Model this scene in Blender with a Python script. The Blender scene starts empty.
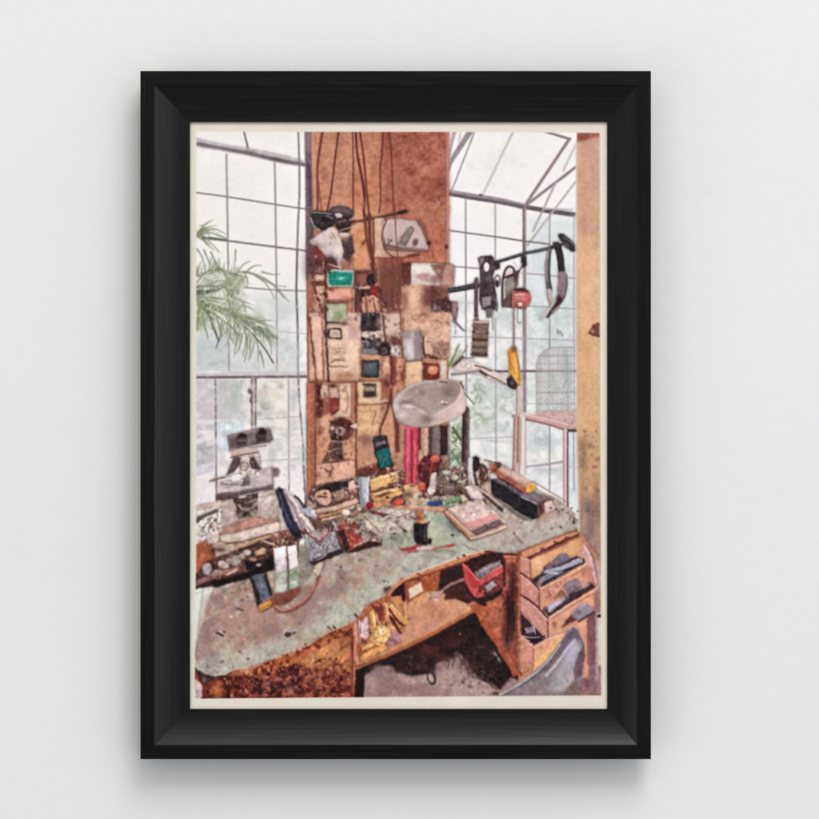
import bpy, math
import numpy as np
C_ = bpy.context.scene
# ---------------------------------------------------------------- camera, room light, exposure
MM = .001
D = 2.4                                              # camera to wall, metres
cam = bpy.data.cameras.new('camera'); cam.sensor_width = 36; cam.lens = 36*D/.819; cam.clip_end = 100
cam_o = bpy.data.objects.new('camera', cam); C_.collection.objects.link(cam_o)
cam_o.location = (0, -D, 0); cam_o.rotation_euler = (math.pi/2, 0, 0); C_.camera = cam_o
C_.render.resolution_x = C_.render.resolution_y = 1024

world = bpy.data.worlds.new('World'); C_.world = world; world.use_nodes = True
nt = world.node_tree; bg = nt.nodes['Background']
tc = nt.nodes.new('ShaderNodeTexCoord'); sep = nt.nodes.new('ShaderNodeSeparateXYZ'); nt.links.new(tc.outputs['Generated'], sep.inputs[0])
rz = nt.nodes.new('ShaderNodeValToRGB'); rx = nt.nodes.new('ShaderNodeValToRGB')
mz = nt.nodes.new('ShaderNodeMapRange'); mz.inputs['From Min'].default_value = -1; nt.links.new(sep.outputs['Z'], mz.inputs['Value']); nt.links.new(mz.outputs[0], rz.inputs[0])
mx_ = nt.nodes.new('ShaderNodeMapRange'); mx_.inputs['From Min'].default_value = -1; nt.links.new(sep.outputs['X'], mx_.inputs['Value']); nt.links.new(mx_.outputs[0], rx.inputs[0])
def ramp(n, st):
    e = n.color_ramp.elements
    while len(e) > 1: e.remove(e[0])
    e[0].position = st[0][0]; e[0].color = (*st[0][1], 1)
    for p, c in st[1:]: q = e.new(p); q.color = (*c, 1)
ramp(rz, [(0, (.14, .14, .14)), (.42, (.10, .10, .10)), (.58, (.38, .38, .38)), (.74, (1.7, 1.7, 1.68)), (1, (2.4, 2.4, 2.34))])
ramp(rx, [(0, (.10, .10, .10)), (.5, (.0, .0, .0)), (.62, (.10, .11, .12)), (.76, (.85, .92, 1.1)), (.88, (1.7, 1.86, 2.2)), (1, (1.4, 1.5, 1.75))])
add = nt.nodes.new('ShaderNodeMix'); add.data_type = 'RGBA'; add.blend_type = 'ADD'; add.inputs[0].default_value = 1
nt.links.new(rz.outputs[0], add.inputs[6]); nt.links.new(rx.outputs[0], add.inputs[7])
ry = nt.nodes.new('ShaderNodeValToRGB'); my_ = nt.nodes.new('ShaderNodeMapRange'); my_.inputs['From Min'].default_value = -1; nt.links.new(sep.outputs['Y'], my_.inputs['Value']); nt.links.new(my_.outputs[0], ry.inputs[0])
ramp(ry, [(0, (.26, .26, .26)), (.12, (.26, .26, .26)), (.3, (0, 0, 0))])
add2 = nt.nodes.new('ShaderNodeMix'); add2.data_type = 'RGBA'; add2.blend_type = 'ADD'; add2.inputs[0].default_value = 1
nt.links.new(add.outputs[2], add2.inputs[6]); nt.links.new(ry.outputs[0], add2.inputs[7]); 
dot = nt.nodes.new('ShaderNodeVectorMath'); dot.operation = 'DOT_PRODUCT'; dot.inputs[1].default_value = (-.77, -.26, -.58); nt.links.new(tc.outputs['Generated'], dot.inputs[0])
rd = nt.nodes.new('ShaderNodeValToRGB'); nt.links.new(dot.outputs['Value'], rd.inputs[0]); ramp(rd, [(.72, (0, 0, 0)), (.90, (1.9, 1.87, 1.8)), (1, (2.6, 2.55, 2.45))])   # added fill glow from lower left, lightens the wall beside the frame
add3 = nt.nodes.new('ShaderNodeMix'); add3.data_type = 'RGBA'; add3.blend_type = 'ADD'; add3.inputs[0].default_value = 1
nt.links.new(add2.outputs[2], add3.inputs[6]); nt.links.new(rd.outputs[0], add3.inputs[7]); nt.links.new(add3.outputs[2], bg.inputs['Color'])
bg.inputs['Strength'].default_value = .515

lamp = bpy.data.lights.new('window_lamp', 'AREA'); lamp.shape = 'RECTANGLE'; lamp.size = 2.7; lamp.size_y = 2.7; lamp.energy = 200; lamp.color = (1, .985, .96)
lo = bpy.data.objects.new('window_lamp', lamp); C_.collection.objects.link(lo)
from mathutils import Vector, Matrix
ldir = Vector((.42, -1.05, 1.5)).normalized(); lo.location = ldir*6
lo.rotation_euler = (-ldir).to_track_quat('-Z', 'Y').to_euler()
C_.view_settings.view_transform = 'Standard'; C_.view_settings.look = 'None'; C_.view_settings.exposure = 0; C_.view_settings.gamma = 1

# ---------------------------------------------------------------- materials
def mat(name):
    m = bpy.data.materials.new(name); m.use_nodes = True
    return m, m.node_tree, m.node_tree.nodes['Principled BSDF']
def node(t, k, **v):
    n = t.nodes.new(k)
    for a, b in v.items():
        if a in n.inputs: n.inputs[a].default_value = b
        else: setattr(n, a, b)
    return n
def plaster():
    m, t, p = mat('painted_plaster'); tc = node(t, 'ShaderNodeTexCoord')
    n = node(t, 'ShaderNodeTexNoise', Scale=5.0, Detail=5.0, Roughness=.6); t.links.new(tc.outputs['Object'], n.inputs['Vector'])
    r = node(t, 'ShaderNodeValToRGB'); t.links.new(n.outputs['Fac'], r.inputs[0])
    ramp(r, [(.3, (.752, .764, .748)), (.5, (.776, .772, .760)), (.72, (.796, .780, .776))]); t.links.new(r.outputs[0], p.inputs['Base Color'])
    f = node(t, 'ShaderNodeTexNoise', Scale=420.0, Detail=4.0, Roughness=.65); t.links.new(tc.outputs['Object'], f.inputs['Vector'])
    g = node(t, 'ShaderNodeTexNoise', Scale=60.0, Detail=4.0); t.links.new(tc.outputs['Object'], g.inputs['Vector'])
    ad = node(t, 'ShaderNodeMath', operation='MULTIPLY_ADD'); ad.inputs[1].default_value = .5; t.links.new(f.outputs['Fac'], ad.inputs[0]); t.links.new(g.outputs['Fac'], ad.inputs[2])
    b = node(t, 'ShaderNodeBump', Strength=.22, Distance=.0012); t.links.new(ad.outputs[0], b.inputs['Height']); t.links.new(b.outputs[0], p.inputs['Normal'])
    p.inputs['Roughness'].default_value = .9; p.inputs['Specular IOR Level'].default_value = .2
    return m
def black_wood(name, k, rough, sp):
    m, t, p = mat(name); tc = node(t, 'ShaderNodeTexCoord')
    mp = node(t, 'ShaderNodeMapping'); mp.inputs['Scale'].default_value = (9, 420, 420); t.links.new(tc.outputs['Object'], mp.inputs['Vector'])
    n = node(t, 'ShaderNodeTexNoise', Scale=1.0, Detail=6.0, Roughness=.65); t.links.new(mp.outputs[0], n.inputs['Vector'])
    m2 = node(t, 'ShaderNodeMapping'); m2.inputs['Scale'].default_value = (3, 60, 60); t.links.new(tc.outputs['Object'], m2.inputs['Vector'])
    n2 = node(t, 'ShaderNodeTexNoise', Scale=1.0, Detail=3.0); t.links.new(m2.outputs[0], n2.inputs['Vector'])
    r = node(t, 'ShaderNodeValToRGB'); t.links.new(n.outputs['Fac'], r.inputs[0])
    ramp(r, [(.3, (.0018*k, .0018*k, .0018*k)), (.5, (.0028*k, .0028*k, .0029*k)), (.72, (.009*k, .009*k, .0085*k))]); t.links.new(r.outputs[0], p.inputs['Base Color'])
    q = node(t, 'ShaderNodeMapRange'); q.inputs['To Min'].default_value = rough-.08; q.inputs['To Max'].default_value = rough+.12; t.links.new(n2.outputs['Fac'], q.inputs['Value']); t.links.new(q.outputs[0], p.inputs['Roughness'])
    b = node(t, 'ShaderNodeBump', Strength=.35, Distance=.0004); t.links.new(n.outputs['Fac'], b.inputs['Height']); t.links.new(b.outputs[0], p.inputs['Normal'])
    p.inputs['Specular IOR Level'].default_value = sp
    return m
def ink_paper(name, sheen):
    m, t, p = mat(name); a = node(t, 'ShaderNodeVertexColor', layer_name='ink'); t.links.new(a.outputs['Color'], p.inputs['Base Color'])
    tc = node(t, 'ShaderNodeTexCoord'); n = node(t, 'ShaderNodeTexNoise', Scale=900.0, Detail=3.0); t.links.new(tc.outputs['Object'], n.inputs['Vector'])
    b = node(t, 'ShaderNodeBump', Strength=.06, Distance=.0003); t.links.new(n.outputs['Fac'], b.inputs['Height']); t.links.new(b.outputs[0], p.inputs['Normal'])
    p.inputs['Roughness'].default_value = .75; p.inputs['Specular IOR Level'].default_value = sheen
    return m
M_WALL, M_RIM, M_COVE = plaster(), black_wood('black_stained_wood', 1.0, .25, .26), black_wood('black_lacquered_wood', 1.0, .31, .34)
M_PRINT, M_PAPER = ink_paper('printed_ink_on_paper', .12), ink_paper('cream_paper', .08)

# ---------------------------------------------------------------- helpers
def mesh_obj(name, v, f, m, parent=None, mw=None, smooth=False):
    me = bpy.data.meshes.new(name); 
    if mw is not None: inv = mw.inverted(); v = [inv @ Vector(q) for q in v]
    me.from_pydata([tuple(q) for q in v], [], f); me.materials.append(m)
    if smooth: me.shade_smooth()
    o = bpy.data.objects.new(name, me); C_.collection.objects.link(o)
    if parent: o.parent = parent
    return o
def at(px, py, h):                                   # a point h metres out from the wall that the photograph shows at (px, py)
    k = (D-h)/D*MM
    return Vector(((px-409.5)*k, -h, (409.5-py)*k))

# ---------------------------------------------------------------- wall
wall = mesh_obj('wall', [(-3, 0, -2.2), (3, 0, -2.2), (3, 0, 2.2), (-3, 0, 2.2), (-3, .12, -2.2), (3, .12, -2.2), (3, .12, 2.2), (-3, .12, 2.2)],
                [(0, 1, 2, 3), (5, 4, 7, 6), (4, 0, 3, 7), (1, 5, 6, 2), (3, 2, 6, 7), (4, 5, 1, 0)], M_WALL)
wall['kind'] = 'structure'

# ---------------------------------------------------------------- frame
HF, HB, HP = .029, .0178, .0186                       # front and back of the moulding, sight edge, out from the wall
OUT = (140.3, 71.0, 651.0, 759.2); RIM = (154.6, 85.3, 637.0, 744.8); INN = (190.2, 122.2, 607.2, 708.8)
prof = [('o', 0.0, HB), ('o', 0.0, HF-.0005), ('o', .035, HF), ('o', .98, HF), ('o', 1.0, HF-.0003)]
NC = 14
cove = [(t/NC, HP+.0006+(HF-.0012-HP-.0006)*(1-t/NC)**1.9) for t in range(NC+1)]
def corner(k, box_a, box_b, t, h):
    b = [box_a[i]*(1-t)+box_b[i]*t for i in range(4)]
    return at((b[0], b[2], b[2], b[0])[k], (b[1], b[1], b[3], b[3])[k], h)
frame = bpy.data.objects.new('framed_picture', None); C_.collection.objects.link(frame)
frame.location = (at(395.6, 759.2, 0).x, 0, at(395.6, 759.2, 0).z); frame.empty_display_size = .1
FI = Matrix.Translation(frame.location)
frame['label'] = 'black wooden picture frame on a white wall holding a print of a cluttered workbench'
frame['category'] = 'framed picture'
def rail(k):
    k2 = (k+1) % 4
    horiz = k in (0, 2)
    mid = (corner(k, OUT, INN, .5, HF)+corner(k2, OUT, INN, .5, HF))/2
    mw = Matrix.Translation(mid) @ (Matrix.Identity(4) if horiz else Matrix.Rotation(math.pi/2, 4, 'Y'))
    rows = [(corner(k, OUT, RIM, t, h), corner(k2, OUT, RIM, t, h)) for _, t, h in prof]
    rows += [(corner(k, RIM, INN, 0, HF-.004), corner(k2, RIM, INN, 0, HF-.004))]
    back = [(corner(k, RIM, INN, .75, HB), corner(k2, RIM, INN, .75, HB))]
    rows = back+rows
    v = [p for r in rows for p in r]; f = [(2*i, 2*i+1, 2*i+3, 2*i+2) for i in range(len(rows)-1)]
    o = mesh_obj('frame_rail', v, f, M_RIM, frame, mw, False); o.matrix_local = FI.inverted() @ mw
    rows = [(corner(k, RIM, INN, t*.999+.001, h), corner(k2, RIM, INN, t*.999+.001, h)) for t, h in cove]
    rows += [(corner(k, RIM, INN, 1, HP-.0016), corner(k2, RIM, INN, 1, HP-.0016))]
    v = [p for r in rows for p in r]; f = [(2*i, 2*i+1, 2*i+3, 2*i+2) for i in range(len(rows)-1)]
    c = mesh_obj('cove_moulding', v, f, M_COVE, o, mw, True)
    for ob in (c,): ob.data.set_sharp_from_angle(angle=math.radians(35))
for k in range(4): rail(k)

bx = [at(190, 122, HB), at(607, 709, HB)]
x0, z1, x1, z0 = bx[0].x-.004, bx[0].z+.004, bx[1].x+.004, bx[1].z-.004
def backing(m):
    v = [(x, y, z) for y in (-HP+.0020, -.0006) for x, z in ((x0, z0), (x1, z0), (x1, z1), (x0, z1))]
    v = [Vector(q)-frame.location for q in v]
    return mesh_obj('backing_board', v, [(0, 1, 2, 3), (7, 6, 5, 4), (0, 4, 5, 1), (1, 5, 6, 2), (2, 6, 7, 3), (3, 7, 4, 0)], m, frame)
backing(M_RIM)
# ---------------------------------------------------------------- the print
# The photographic print in the frame is a flat sheet; its ink is laid down stroke by stroke
# into an array of ink colours (sRGB 0..255) that become the colour attribute of the sheet's mesh.
K = 1.6                                   # ink dots per millimetre
X0, Y0, X1, Y1 = 188.0, 120.0, 609.0, 711.0
NX, NY = int(round((X1-X0)*K))+1, int(round((Y1-Y0)*K))+1
GX, GY = np.meshgrid(X0+np.arange(NX)/K, Y0+np.arange(NY)/K)
GX = GX.astype(np.float32); GY = GY.astype(np.float32)
INK = np.zeros((NY, NX, 3), np.float32); INK[:] = (233, 230, 226)
rs = np.random.RandomState(7)

def vnoise(cell, seed):
    r = np.random.RandomState(seed)
    h, w = int((Y1-Y0)/cell)+4, int((X1-X0)/cell)+4
    g = r.randn(h, w).astype(np.float32)
    fx = (GX-X0)/cell; fy = (GY-Y0)/cell
    ix = fx.astype(int); iy = fy.astype(int)
    tx = fx-ix; ty = fy-iy
    tx = tx*tx*(3-2*tx); ty = ty*ty*(3-2*ty)
    a = g[iy, ix]*(1-tx)+g[iy, ix+1]*tx
    b = g[iy+1, ix]*(1-tx)+g[iy+1, ix+1]*tx
    return a*(1-ty)+b*ty
NZ = {1: vnoise(1.1, 1), 2: vnoise(2.3, 2), 4: vnoise(4.5, 3), 8: vnoise(8.5, 4), 16: vnoise(17, 5), 40: vnoise(42, 6)}
NZ['f'] = .5*NZ[2]+.6*NZ[4]+.5*NZ[8]
NZ['g'] = .55*NZ[1]+.6*NZ[2]+.4*NZ[4]
NZ['h'] = .7*vnoise(3.2, 8)+.5*vnoise(1.7, 9)+.35*vnoise(6.5, 10); NZ['i'] = .8*vnoise(4.2, 11)+.5*vnoise(2.2, 12); NZ['j'] = .9*vnoise(7, 13)+.5*vnoise(3, 14)
NZ['c'] = .3*NZ[4]+.5*NZ[8]+.7*NZ[16]+.4*NZ[40]

def pts(s):
    v = s if not isinstance(s, str) else [float(q) for q in s.split()]
    return np.array(v, np.float32).reshape(-1, 2)
def smooth(p, closed):
    n = len(p); out = []
    for i in range(n if closed else n-1):
        if closed: a, b, c, d = p[i-1], p[i], p[(i+1) % n], p[(i+2) % n]
        else: a, b, c, d = p[max(i-1, 0)], p[i], p[i+1], p[min(i+2, n-1)]
        for t in np.arange(0, 1, .2):
            out.append(.5*((2*b)+(c-a)*t+(2*a-5*b+4*c-d)*t*t+(3*b-a-3*c+d)*t**3))
    if not closed: out.append(p[-1])
    return np.array(out, np.float32)
def win(x0, y0, x1, y1):
    i0 = max(int((x0-X0)*K), 0); i1 = min(int((x1-X0)*K)+2, NX)
    j0 = max(int((y0-Y0)*K), 0); j1 = min(int((y1-Y0)*K)+2, NY)
    return slice(j0, max(j1, j0)), slice(i0, max(i1, i0))
SHADE = 0.
def comp(w, m, col, n, mix, sd=None, b=1., fl=1.):
    c = np.empty(m.shape+(3,), np.float32); c[:] = col
    if SHADE and sd is not None and b < 1.5:              # rounding towards the edges and a contact shadow, as the print shows
        o = np.clip(1+sd/3.2, 0, 1)*(sd < 0); INK[w] *= 1-(SHADE*.22*fl*o*o)[..., None]
        y = GY[w]; q = m > .5
        if q.any():
            y0, y1 = y[q].min(), y[q].max(); x = GX[w]; x0, x1 = x[q].min(), x[q].max()
            gr = .06*(.5-(y-y0)/max(y1-y0, 2))-.05*(.5-(x-x0)/max(x1-x0, 2))
            c = c*(1+SHADE*(gr-.14*np.exp(-np.clip(sd, 0, 9)/1.2)))[..., None]
    if mix:                                # (second colour, noise, threshold, softness)
        q = np.clip((NZ[mix[1]][w]-mix[2])/mix[3]+.5, 0, 1)[..., None]
        c = c*(1-q)+np.array(mix[0], np.float32)*q
    if n: c = c+n[0]*NZ[n[1]][w][..., None]
    INK[w] += m[..., None]*(c-INK[w])
def P(s, col, b=.9, a=1., n=None, mix=None, sm=0, k=None):      # k: only where a noise passes a threshold
    p = pts(s)
    if sm: p = smooth(p, True)
    w = win(p[:, 0].min()-b-3, p[:, 1].min()-b-3, p[:, 0].max()+b+3, p[:, 1].max()+b+3)
    x, y = GX[w], GY[w]
    if x.size == 0: return
    d = np.full(x.shape, 1e9, np.float32); ins = np.zeros(x.shape, bool)
    for i in range(len(p)):
        (ax, ay), (bx, by) = p[i-1], p[i]
        ex, ey = bx-ax, by-ay; L2 = ex*ex+ey*ey+1e-9
        t = np.clip(((x-ax)*ex+(y-ay)*ey)/L2, 0, 1)
        d = np.minimum(d, (x-ax-t*ex)**2+(y-ay-t*ey)**2)
        if ay != by: ins ^= ((ay > y) != (by > y)) & (x < ex*(y-ay)/(by-ay)+ax)
    sd = np.sqrt(d)*np.where(ins, 1, -1)
    m = a*np.clip(.5+sd/(1.2*b), 0, 1)
    if k: m = m*np.clip((NZ[k[0]][w]-k[1])/k[2]+.5, 0, 1)
    comp(w, m, col, n, mix, None if (k or a < .9) else sd, b)
def R(x0, y0, x1, y1, col, **k): P([x0, y0, x1, y0, x1, y1, x0, y1], col, **k)
def L(s, wd, col, b=.9, a=1., n=None, mix=None, sm=1):
    p = pts(s)
    if sm and len(p) > 2: p = smooth(p, False)
    w0, w1 = wd if isinstance(wd, tuple) else (wd, wd)
    mw = max(w0, w1)
    w = win(p[:, 0].min()-b-mw-2, p[:, 1].min()-b-mw-2, p[:, 0].max()+b+mw+2, p[:, 1].max()+b+mw+2)
    x, y = GX[w], GY[w]
    if x.size == 0: return
    sd = np.full(x.shape, -1e9, np.float32); N = len(p)-1
    for i in range(N):
        (ax, ay), (bx, by) = p[i], p[i+1]
        ex, ey = bx-ax, by-ay; L2 = ex*ex+ey*ey+1e-9
        t = np.clip(((x-ax)*ex+(y-ay)*ey)/L2, 0, 1)
        sd = np.maximum(sd, .5*(w0+(w1-w0)*(i+t)/N)-np.hypot(x-ax-t*ex, y-ay-t*ey))
    comp(w, a*np.clip(.5+sd/(1.2*b), 0, 1), col, n, mix, sd if a > .9 and mw > 1.8 else None, b, .6)
def E(cx, cy, rx, ry, col, rot=0, b=.9, a=1., n=None, mix=None, ring=0):
    r = max(rx, ry)+b+ring+3
    w = win(cx-r, cy-r, cx+r, cy+r); x, y = GX[w]-cx, GY[w]-cy
    if x.size == 0: return
    c, s = np.cos(np.radians(rot)), np.sin(np.radians(rot))
    u, v = x*c+y*s, -x*s+y*c
    q = np.hypot(u/rx, v/ry)+1e-6
    sd = (1-q)*np.hypot(u, v)/q
    sd = np.where(q < 1e-3, min(rx, ry), sd)
    if ring: sd = ring/2-np.abs(sd)
    comp(w, a*np.clip(.5+sd/(1.2*b), 0, 1), col, n, mix, sd if a > .9 and not ring and min(rx, ry) > 1.2 else None, b, .8)
def S(cx, cy, rx, ry, col, a=.8, rot=0, n=None):           # soft tone
    r = 2.4*max(rx, ry); w = win(cx-r, cy-r, cx+r, cy+r); x, y = GX[w]-cx, GY[w]-cy
    if x.size == 0: return
    c, s = np.cos(np.radians(rot)), np.sin(np.radians(rot))
    u, v = (x*c+y*s)/rx, (-x*s+y*c)/ry
    comp(w, a*np.exp(-(u*u+v*v)*.95), col, n, None)
def inside(p, x, y):
    r = False
    for i in range(len(p)):
        (ax, ay), (bx, by) = p[i-1], p[i]
        if (ay > y) != (by > y) and x < (bx-ax)*(y-ay)/(by-ay)+ax: r = not r
    return r
def C(s, cols, num, r0, r1, a=.85, rot=None, el=.5, b=.8):      # many small marks scattered in an outline
    p = pts(s); k = 0; lo, hi = p.min(0), p.max(0)
    while k < num:
        x, y = lo+(hi-lo)*rs.rand(2)
        k += 1
        if not inside(p, x, y): continue
        r = r0+(r1-r0)*rs.rand()**2; c = np.array(cols[rs.randint(len(cols))])+rs.randn()*8
        E(x, y, r, r*(el+(1-el)*rs.rand()), c, rot=(rs.rand()*180 if rot is None else rot+rs.randn()*12), b=b, a=a)
# ---- windows, left
P('190 125 310 125 310 380 190 380', (233, 230, 226), n=(1.5, 16))
C('190 125 310 125 310 330 190 330', [(232, 222, 222), (224, 228, 220), (232, 228, 214), (226, 224, 224)], 260, 1.5, 5, a=.35, b=2.5)
S(250, 250, 60, 60, (234, 229, 224), .5)
S(215, 352, 30, 22, (188, 197, 196), .9); S(285, 308, 22, 18, (200, 207, 203), .8); S(250, 335, 30, 22, (200, 204, 202), .8)
R(196, 335, 228, 374, (184, 194, 195), b=8, a=.75, n=(6, 8)); R(230, 338, 276, 374, (206, 206, 206), b=8, a=.7, n=(6, 8)); R(278, 338, 297, 374, (204, 208, 208), b=5, a=.8, n=(7, 4))
S(214, 364, 5, 1.6, (150, 158, 162), .7); S(221, 362, 3, 1.5, (150, 158, 162), .6); S(257, 364, 5, 6, (182, 186, 190), .8); S(283, 370, 6, 7, (226, 216, 208), .9); S(284, 326, 6, 4, (228, 224, 222), .8); S(290, 329, 5, 3, (226, 220, 222), .8)
S(200, 350, 6, 8, (178, 192, 186), .6); S(285, 345, 8, 6, (190, 200, 196), .8); S(237, 355, 8, 10, (214, 212, 212), .7); S(240, 300, 8, 10, (222, 214, 214), .6)
R(190, 378, 308, 520, (226, 219, 218), n=(2, 8))
R(196, 379, 216, 421, (198, 189, 195), b=3, n=(4, 4)); R(216, 379, 232, 424, (196, 192, 196), b=4, n=(5, 4)); R(231, 379, 245, 426, (182, 191, 186), b=3, n=(7, 4)); R(243, 383, 252, 430, (226, 216, 208), b=2)
for x, y, rx, ry, c, a in [(235, 397, 4, 3, (150, 165, 158), .7), (228, 410, 8, 5, (205, 202, 212), .8), (234, 386, 4, 5, (168, 184, 170), .7), (222, 385, 5, 8, (182, 182, 186), .6), (240, 418, 6, 6, (192, 198, 200), .8)]: S(x, y, rx, ry, c, a)
R(256, 379, 289, 432, (222, 215, 204), b=2, n=(4, 4)); R(289, 379, 299, 432, (224, 213, 210), b=2)
for x, y, rx, ry, c, a in [(266, 387, 3.5, 2.5, (176, 178, 158), .8), (281.5, 386, 3, 3, (170, 172, 150), .8), (272, 381.5, 5, 1.6, (185, 180, 165), .7), (259, 391, 3, 4, (205, 180, 170), .6), (264, 408, 8.5, 8.5, (158, 166, 166), .9), (262, 413, 5, 4, (135, 143, 146), .7), (279, 396, 4, 3, (205, 204, 178), .6), (282, 411, 3, 3.4, (186, 180, 164), .8), (265, 425, 9, 5, (204, 204, 204), .8), (294, 397, 4, 8, (180, 186, 188), .9), (284, 403, 5, 8, (232, 224, 214), .7), (293, 386, 3, 5, (205, 205, 200), .7), (296, 444, 5, 6, (205, 196, 196), .8), (297, 445, 2.5, 2, (160, 152, 150), .7)]: S(x, y, rx, ry, c, a)
R(196, 424, 215, 431, (196, 190, 195), b=2); R(196, 431, 215, 441, (224, 214, 217), b=2)
P('196 444 214 439 214 462 196 466', (180, 175, 181), b=1.6, n=(4, 4)); P('196 467 214 465 214 471 196 476', (199, 195, 209), b=1.6); S(198, 437, 2.5, 2, (180, 172, 172), .7)
R(217, 421, 250, 452, (206, 214, 221), b=2, n=(4, 4))
for x in (218.5, 223.5, 232, 236.5, 241): R(x, 422, x+2.2, 450, (184, 200, 212), b=1.4, a=.7)
R(220, 423, 222.5, 450, (228, 230, 234), b=1.4, a=.7); S(227, 425, 3.4, 4, (250, 250, 253), 1); R(244, 421, 250, 440, (228, 220, 214), b=1.5)
R(217, 452, 300, 520, (229, 221, 219), b=3, n=(2, 8)); R(258, 428, 300, 470, (226, 220, 216), b=3, a=.8, n=(3, 8)); S(262, 450, 12, 10, (206, 202, 200), .7)
# mullions and beams, left
P('196 137.6 228 144.5 262 150 290 156 304 160.5 304 167 280 163.5 246 155.5 218 150.5 196 147.4', (186, 178, 184), b=1.6, n=(4, 4)); L('196 143.6 222 148.2 250 153.6 276 159.6 304 164.5', 3.4, (112, 98, 109), b=1.6, n=(5, 4)); S(278, 159.5, 12, 1.8, (84, 72, 82), .8, 12); S(249, 152, 6, 1.8, (100, 86, 96), .8)
L('243.5 130 246.5 142 248.6 153', (1.6, 2.2), (122, 106, 112)); S(250, 149, 3, 2, (190, 180, 186), .7)
VL = (146, 135, 139)
L('226.4 154 227 190 227.8 240 228.4 300 229 374', 1.7, VL); L('274.6 163 275.4 200 276.2 260 276.8 320 277 374', 1.7, VL)
L('196 192.6 226 196.6 275 204.4 308 209.4', 1.5, (124, 114, 114)); L('203 238.6 226 240.6 260 245 308 251', 1.9, (122, 112, 113)); L('228 286.5 246 287.6 276 290 308 291', 1.6, (146, 138, 140)); L('276 331 306 334', 1.2, (196, 178, 184))
L('298.2 130 299.2 160 299.4 195 298 225 297 262 296.4 292 297.6 325 298.2 372', (1.6, 2.2), (116, 104, 112), b=1.1)
L('297 250 296.6 290 297.4 320', 1.4, (88, 78, 86), a=.7)
R(190, 371.5, 306, 375.6, (196, 184, 187), b=1.4); L('190 377.4 250 377 308 376.6', 2.6, (94, 76, 81), b=1.2)
L('196 372.3 228 371.8', 1.4, (232, 226, 224))
L('215.4 379 216 440 216.4 520', 1.8, (126, 112, 116)); L('288.4 379 288.8 430 289 490', 1.5, (152, 137, 140)); L('190 421 250 420', 1.1, (228, 226, 225)); L('256 419.6 300 416.6', 1.1, (168, 158, 150)); L('258 461 300 458.6', 1.1, (170, 164, 167)); L('256 463 300 461', .8, (190, 186, 180), a=.6)
P('250.8 377 256.6 377 256.6 432 250.8 432', (168, 152, 152)); L('251.6 378 252 432', 1.4, (92, 76, 79)); L('255.8 378 255.6 432', 1.5, (98, 82, 84)); E(249.6, 391, 1.7, 3.2, (58, 48, 50)); E(250.4, 400, 1.2, 3, (84, 70, 70))
L('298.2 372 299.4 400 302.6 440 304 475 305.6 506', 2.1, (122, 112, 116)); L('304.5 400 306.5 440 307 500', 2.2, (222, 216, 214), a=.8)
# window, right
R(446, 125, 580, 530, (234, 231, 229), n=(1.5, 16))
R(449, 290, 578, 530, (224, 223, 220), b=20, n=(3, 16)); R(528, 218, 577, 350, (208, 216, 216), b=10, a=.9, n=(4, 8))
for x, y, rx, ry, c, a in [(545, 262, 14, 14, (198, 209, 210), .7), (565, 300, 10, 18, (196, 208, 210), .7), (540, 318, 12, 14, (188, 201, 202), .8), (560, 340, 14, 14, (200, 209, 212), .7), (538, 285, 8, 8, (228, 232, 234), .8), (505, 316, 12, 9, (190, 200, 196), .9), (470, 312, 14, 14, (234, 230, 230), .8), (505, 335, 12, 8, (232, 230, 226), .9), (503, 396, 22, 13, (190, 200, 192), .9), (520, 360, 5, 20, (226, 224, 222), .8), (480, 400, 10, 16, (196, 206, 196), .8), (540, 350, 8, 10, (196, 204, 200), .7), (532, 395, 5, 10, (230, 230, 228), .8), (492, 383, 7, 7, (180, 186, 184), .6), (500, 352, 14, 12, (230, 226, 224), .8), (488, 358, 10, 10, (232, 229, 227), .8), (505, 408, 12, 5, (178, 190, 180), .7), (545, 312, 10, 6, (180, 194, 196), .6), (557, 262, 6, 14, (214, 220, 222), .7)]: S(x, y, rx, ry, c, a)
R(470, 418, 513, 470, (226, 224, 222), b=4, n=(3, 8)); S(490, 425, 18, 6, (206, 208, 206), .9); S(482, 422, 8, 7, (188, 198, 188), .8); S(500, 447, 12, 4, (236, 233, 228), .9); S(495, 441, 14, 1.6, (188, 186, 190), .8, 4); S(490, 432, 14, 1.4, (196, 196, 198), .8, -6); S(505, 465, 8, 3, (188, 196, 206), .9); R(478, 470, 530, 500, (224, 216, 214), b=4)
R(526, 430, 564, 505, (224, 222, 222), b=2); S(541, 440, 11, 10, (172, 184, 193), .95); S(533, 450, 5, 6, (220, 220, 222), .8); S(547, 455, 15, 5, (236, 231, 224), .95); S(548, 470, 14, 3.4, (184, 182, 194), .9); S(557, 440, 5, 8, (214, 216, 222), .8); S(533, 461, 5, 1.4, (190, 188, 190), .7); S(540, 487, 14, 10, (230, 226, 224), .9)
R(568, 430, 578, 522, (206, 210, 218), b=2, n=(3, 8)); R(557, 500, 580, 522, (218, 218, 220), b=3)
C('448 128 576 128 576 300 448 300', [(236, 224, 224), (224, 228, 222), (232, 228, 214), (226, 224, 226)], 260, 1.5, 5, a=.35, b=2.5)
C('450 300 576 300 576 500 450 500', [(214, 214, 210), (226, 226, 222), (188, 198, 194), (206, 212, 210), (232, 226, 222)], 420, 1, 4, a=.32, b=2)
C('196 330 300 330 300 510 196 510', [(210, 210, 208), (228, 224, 220), (190, 196, 194), (206, 200, 204), (232, 226, 222)], 330, 1, 4, a=.3, b=2)
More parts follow.
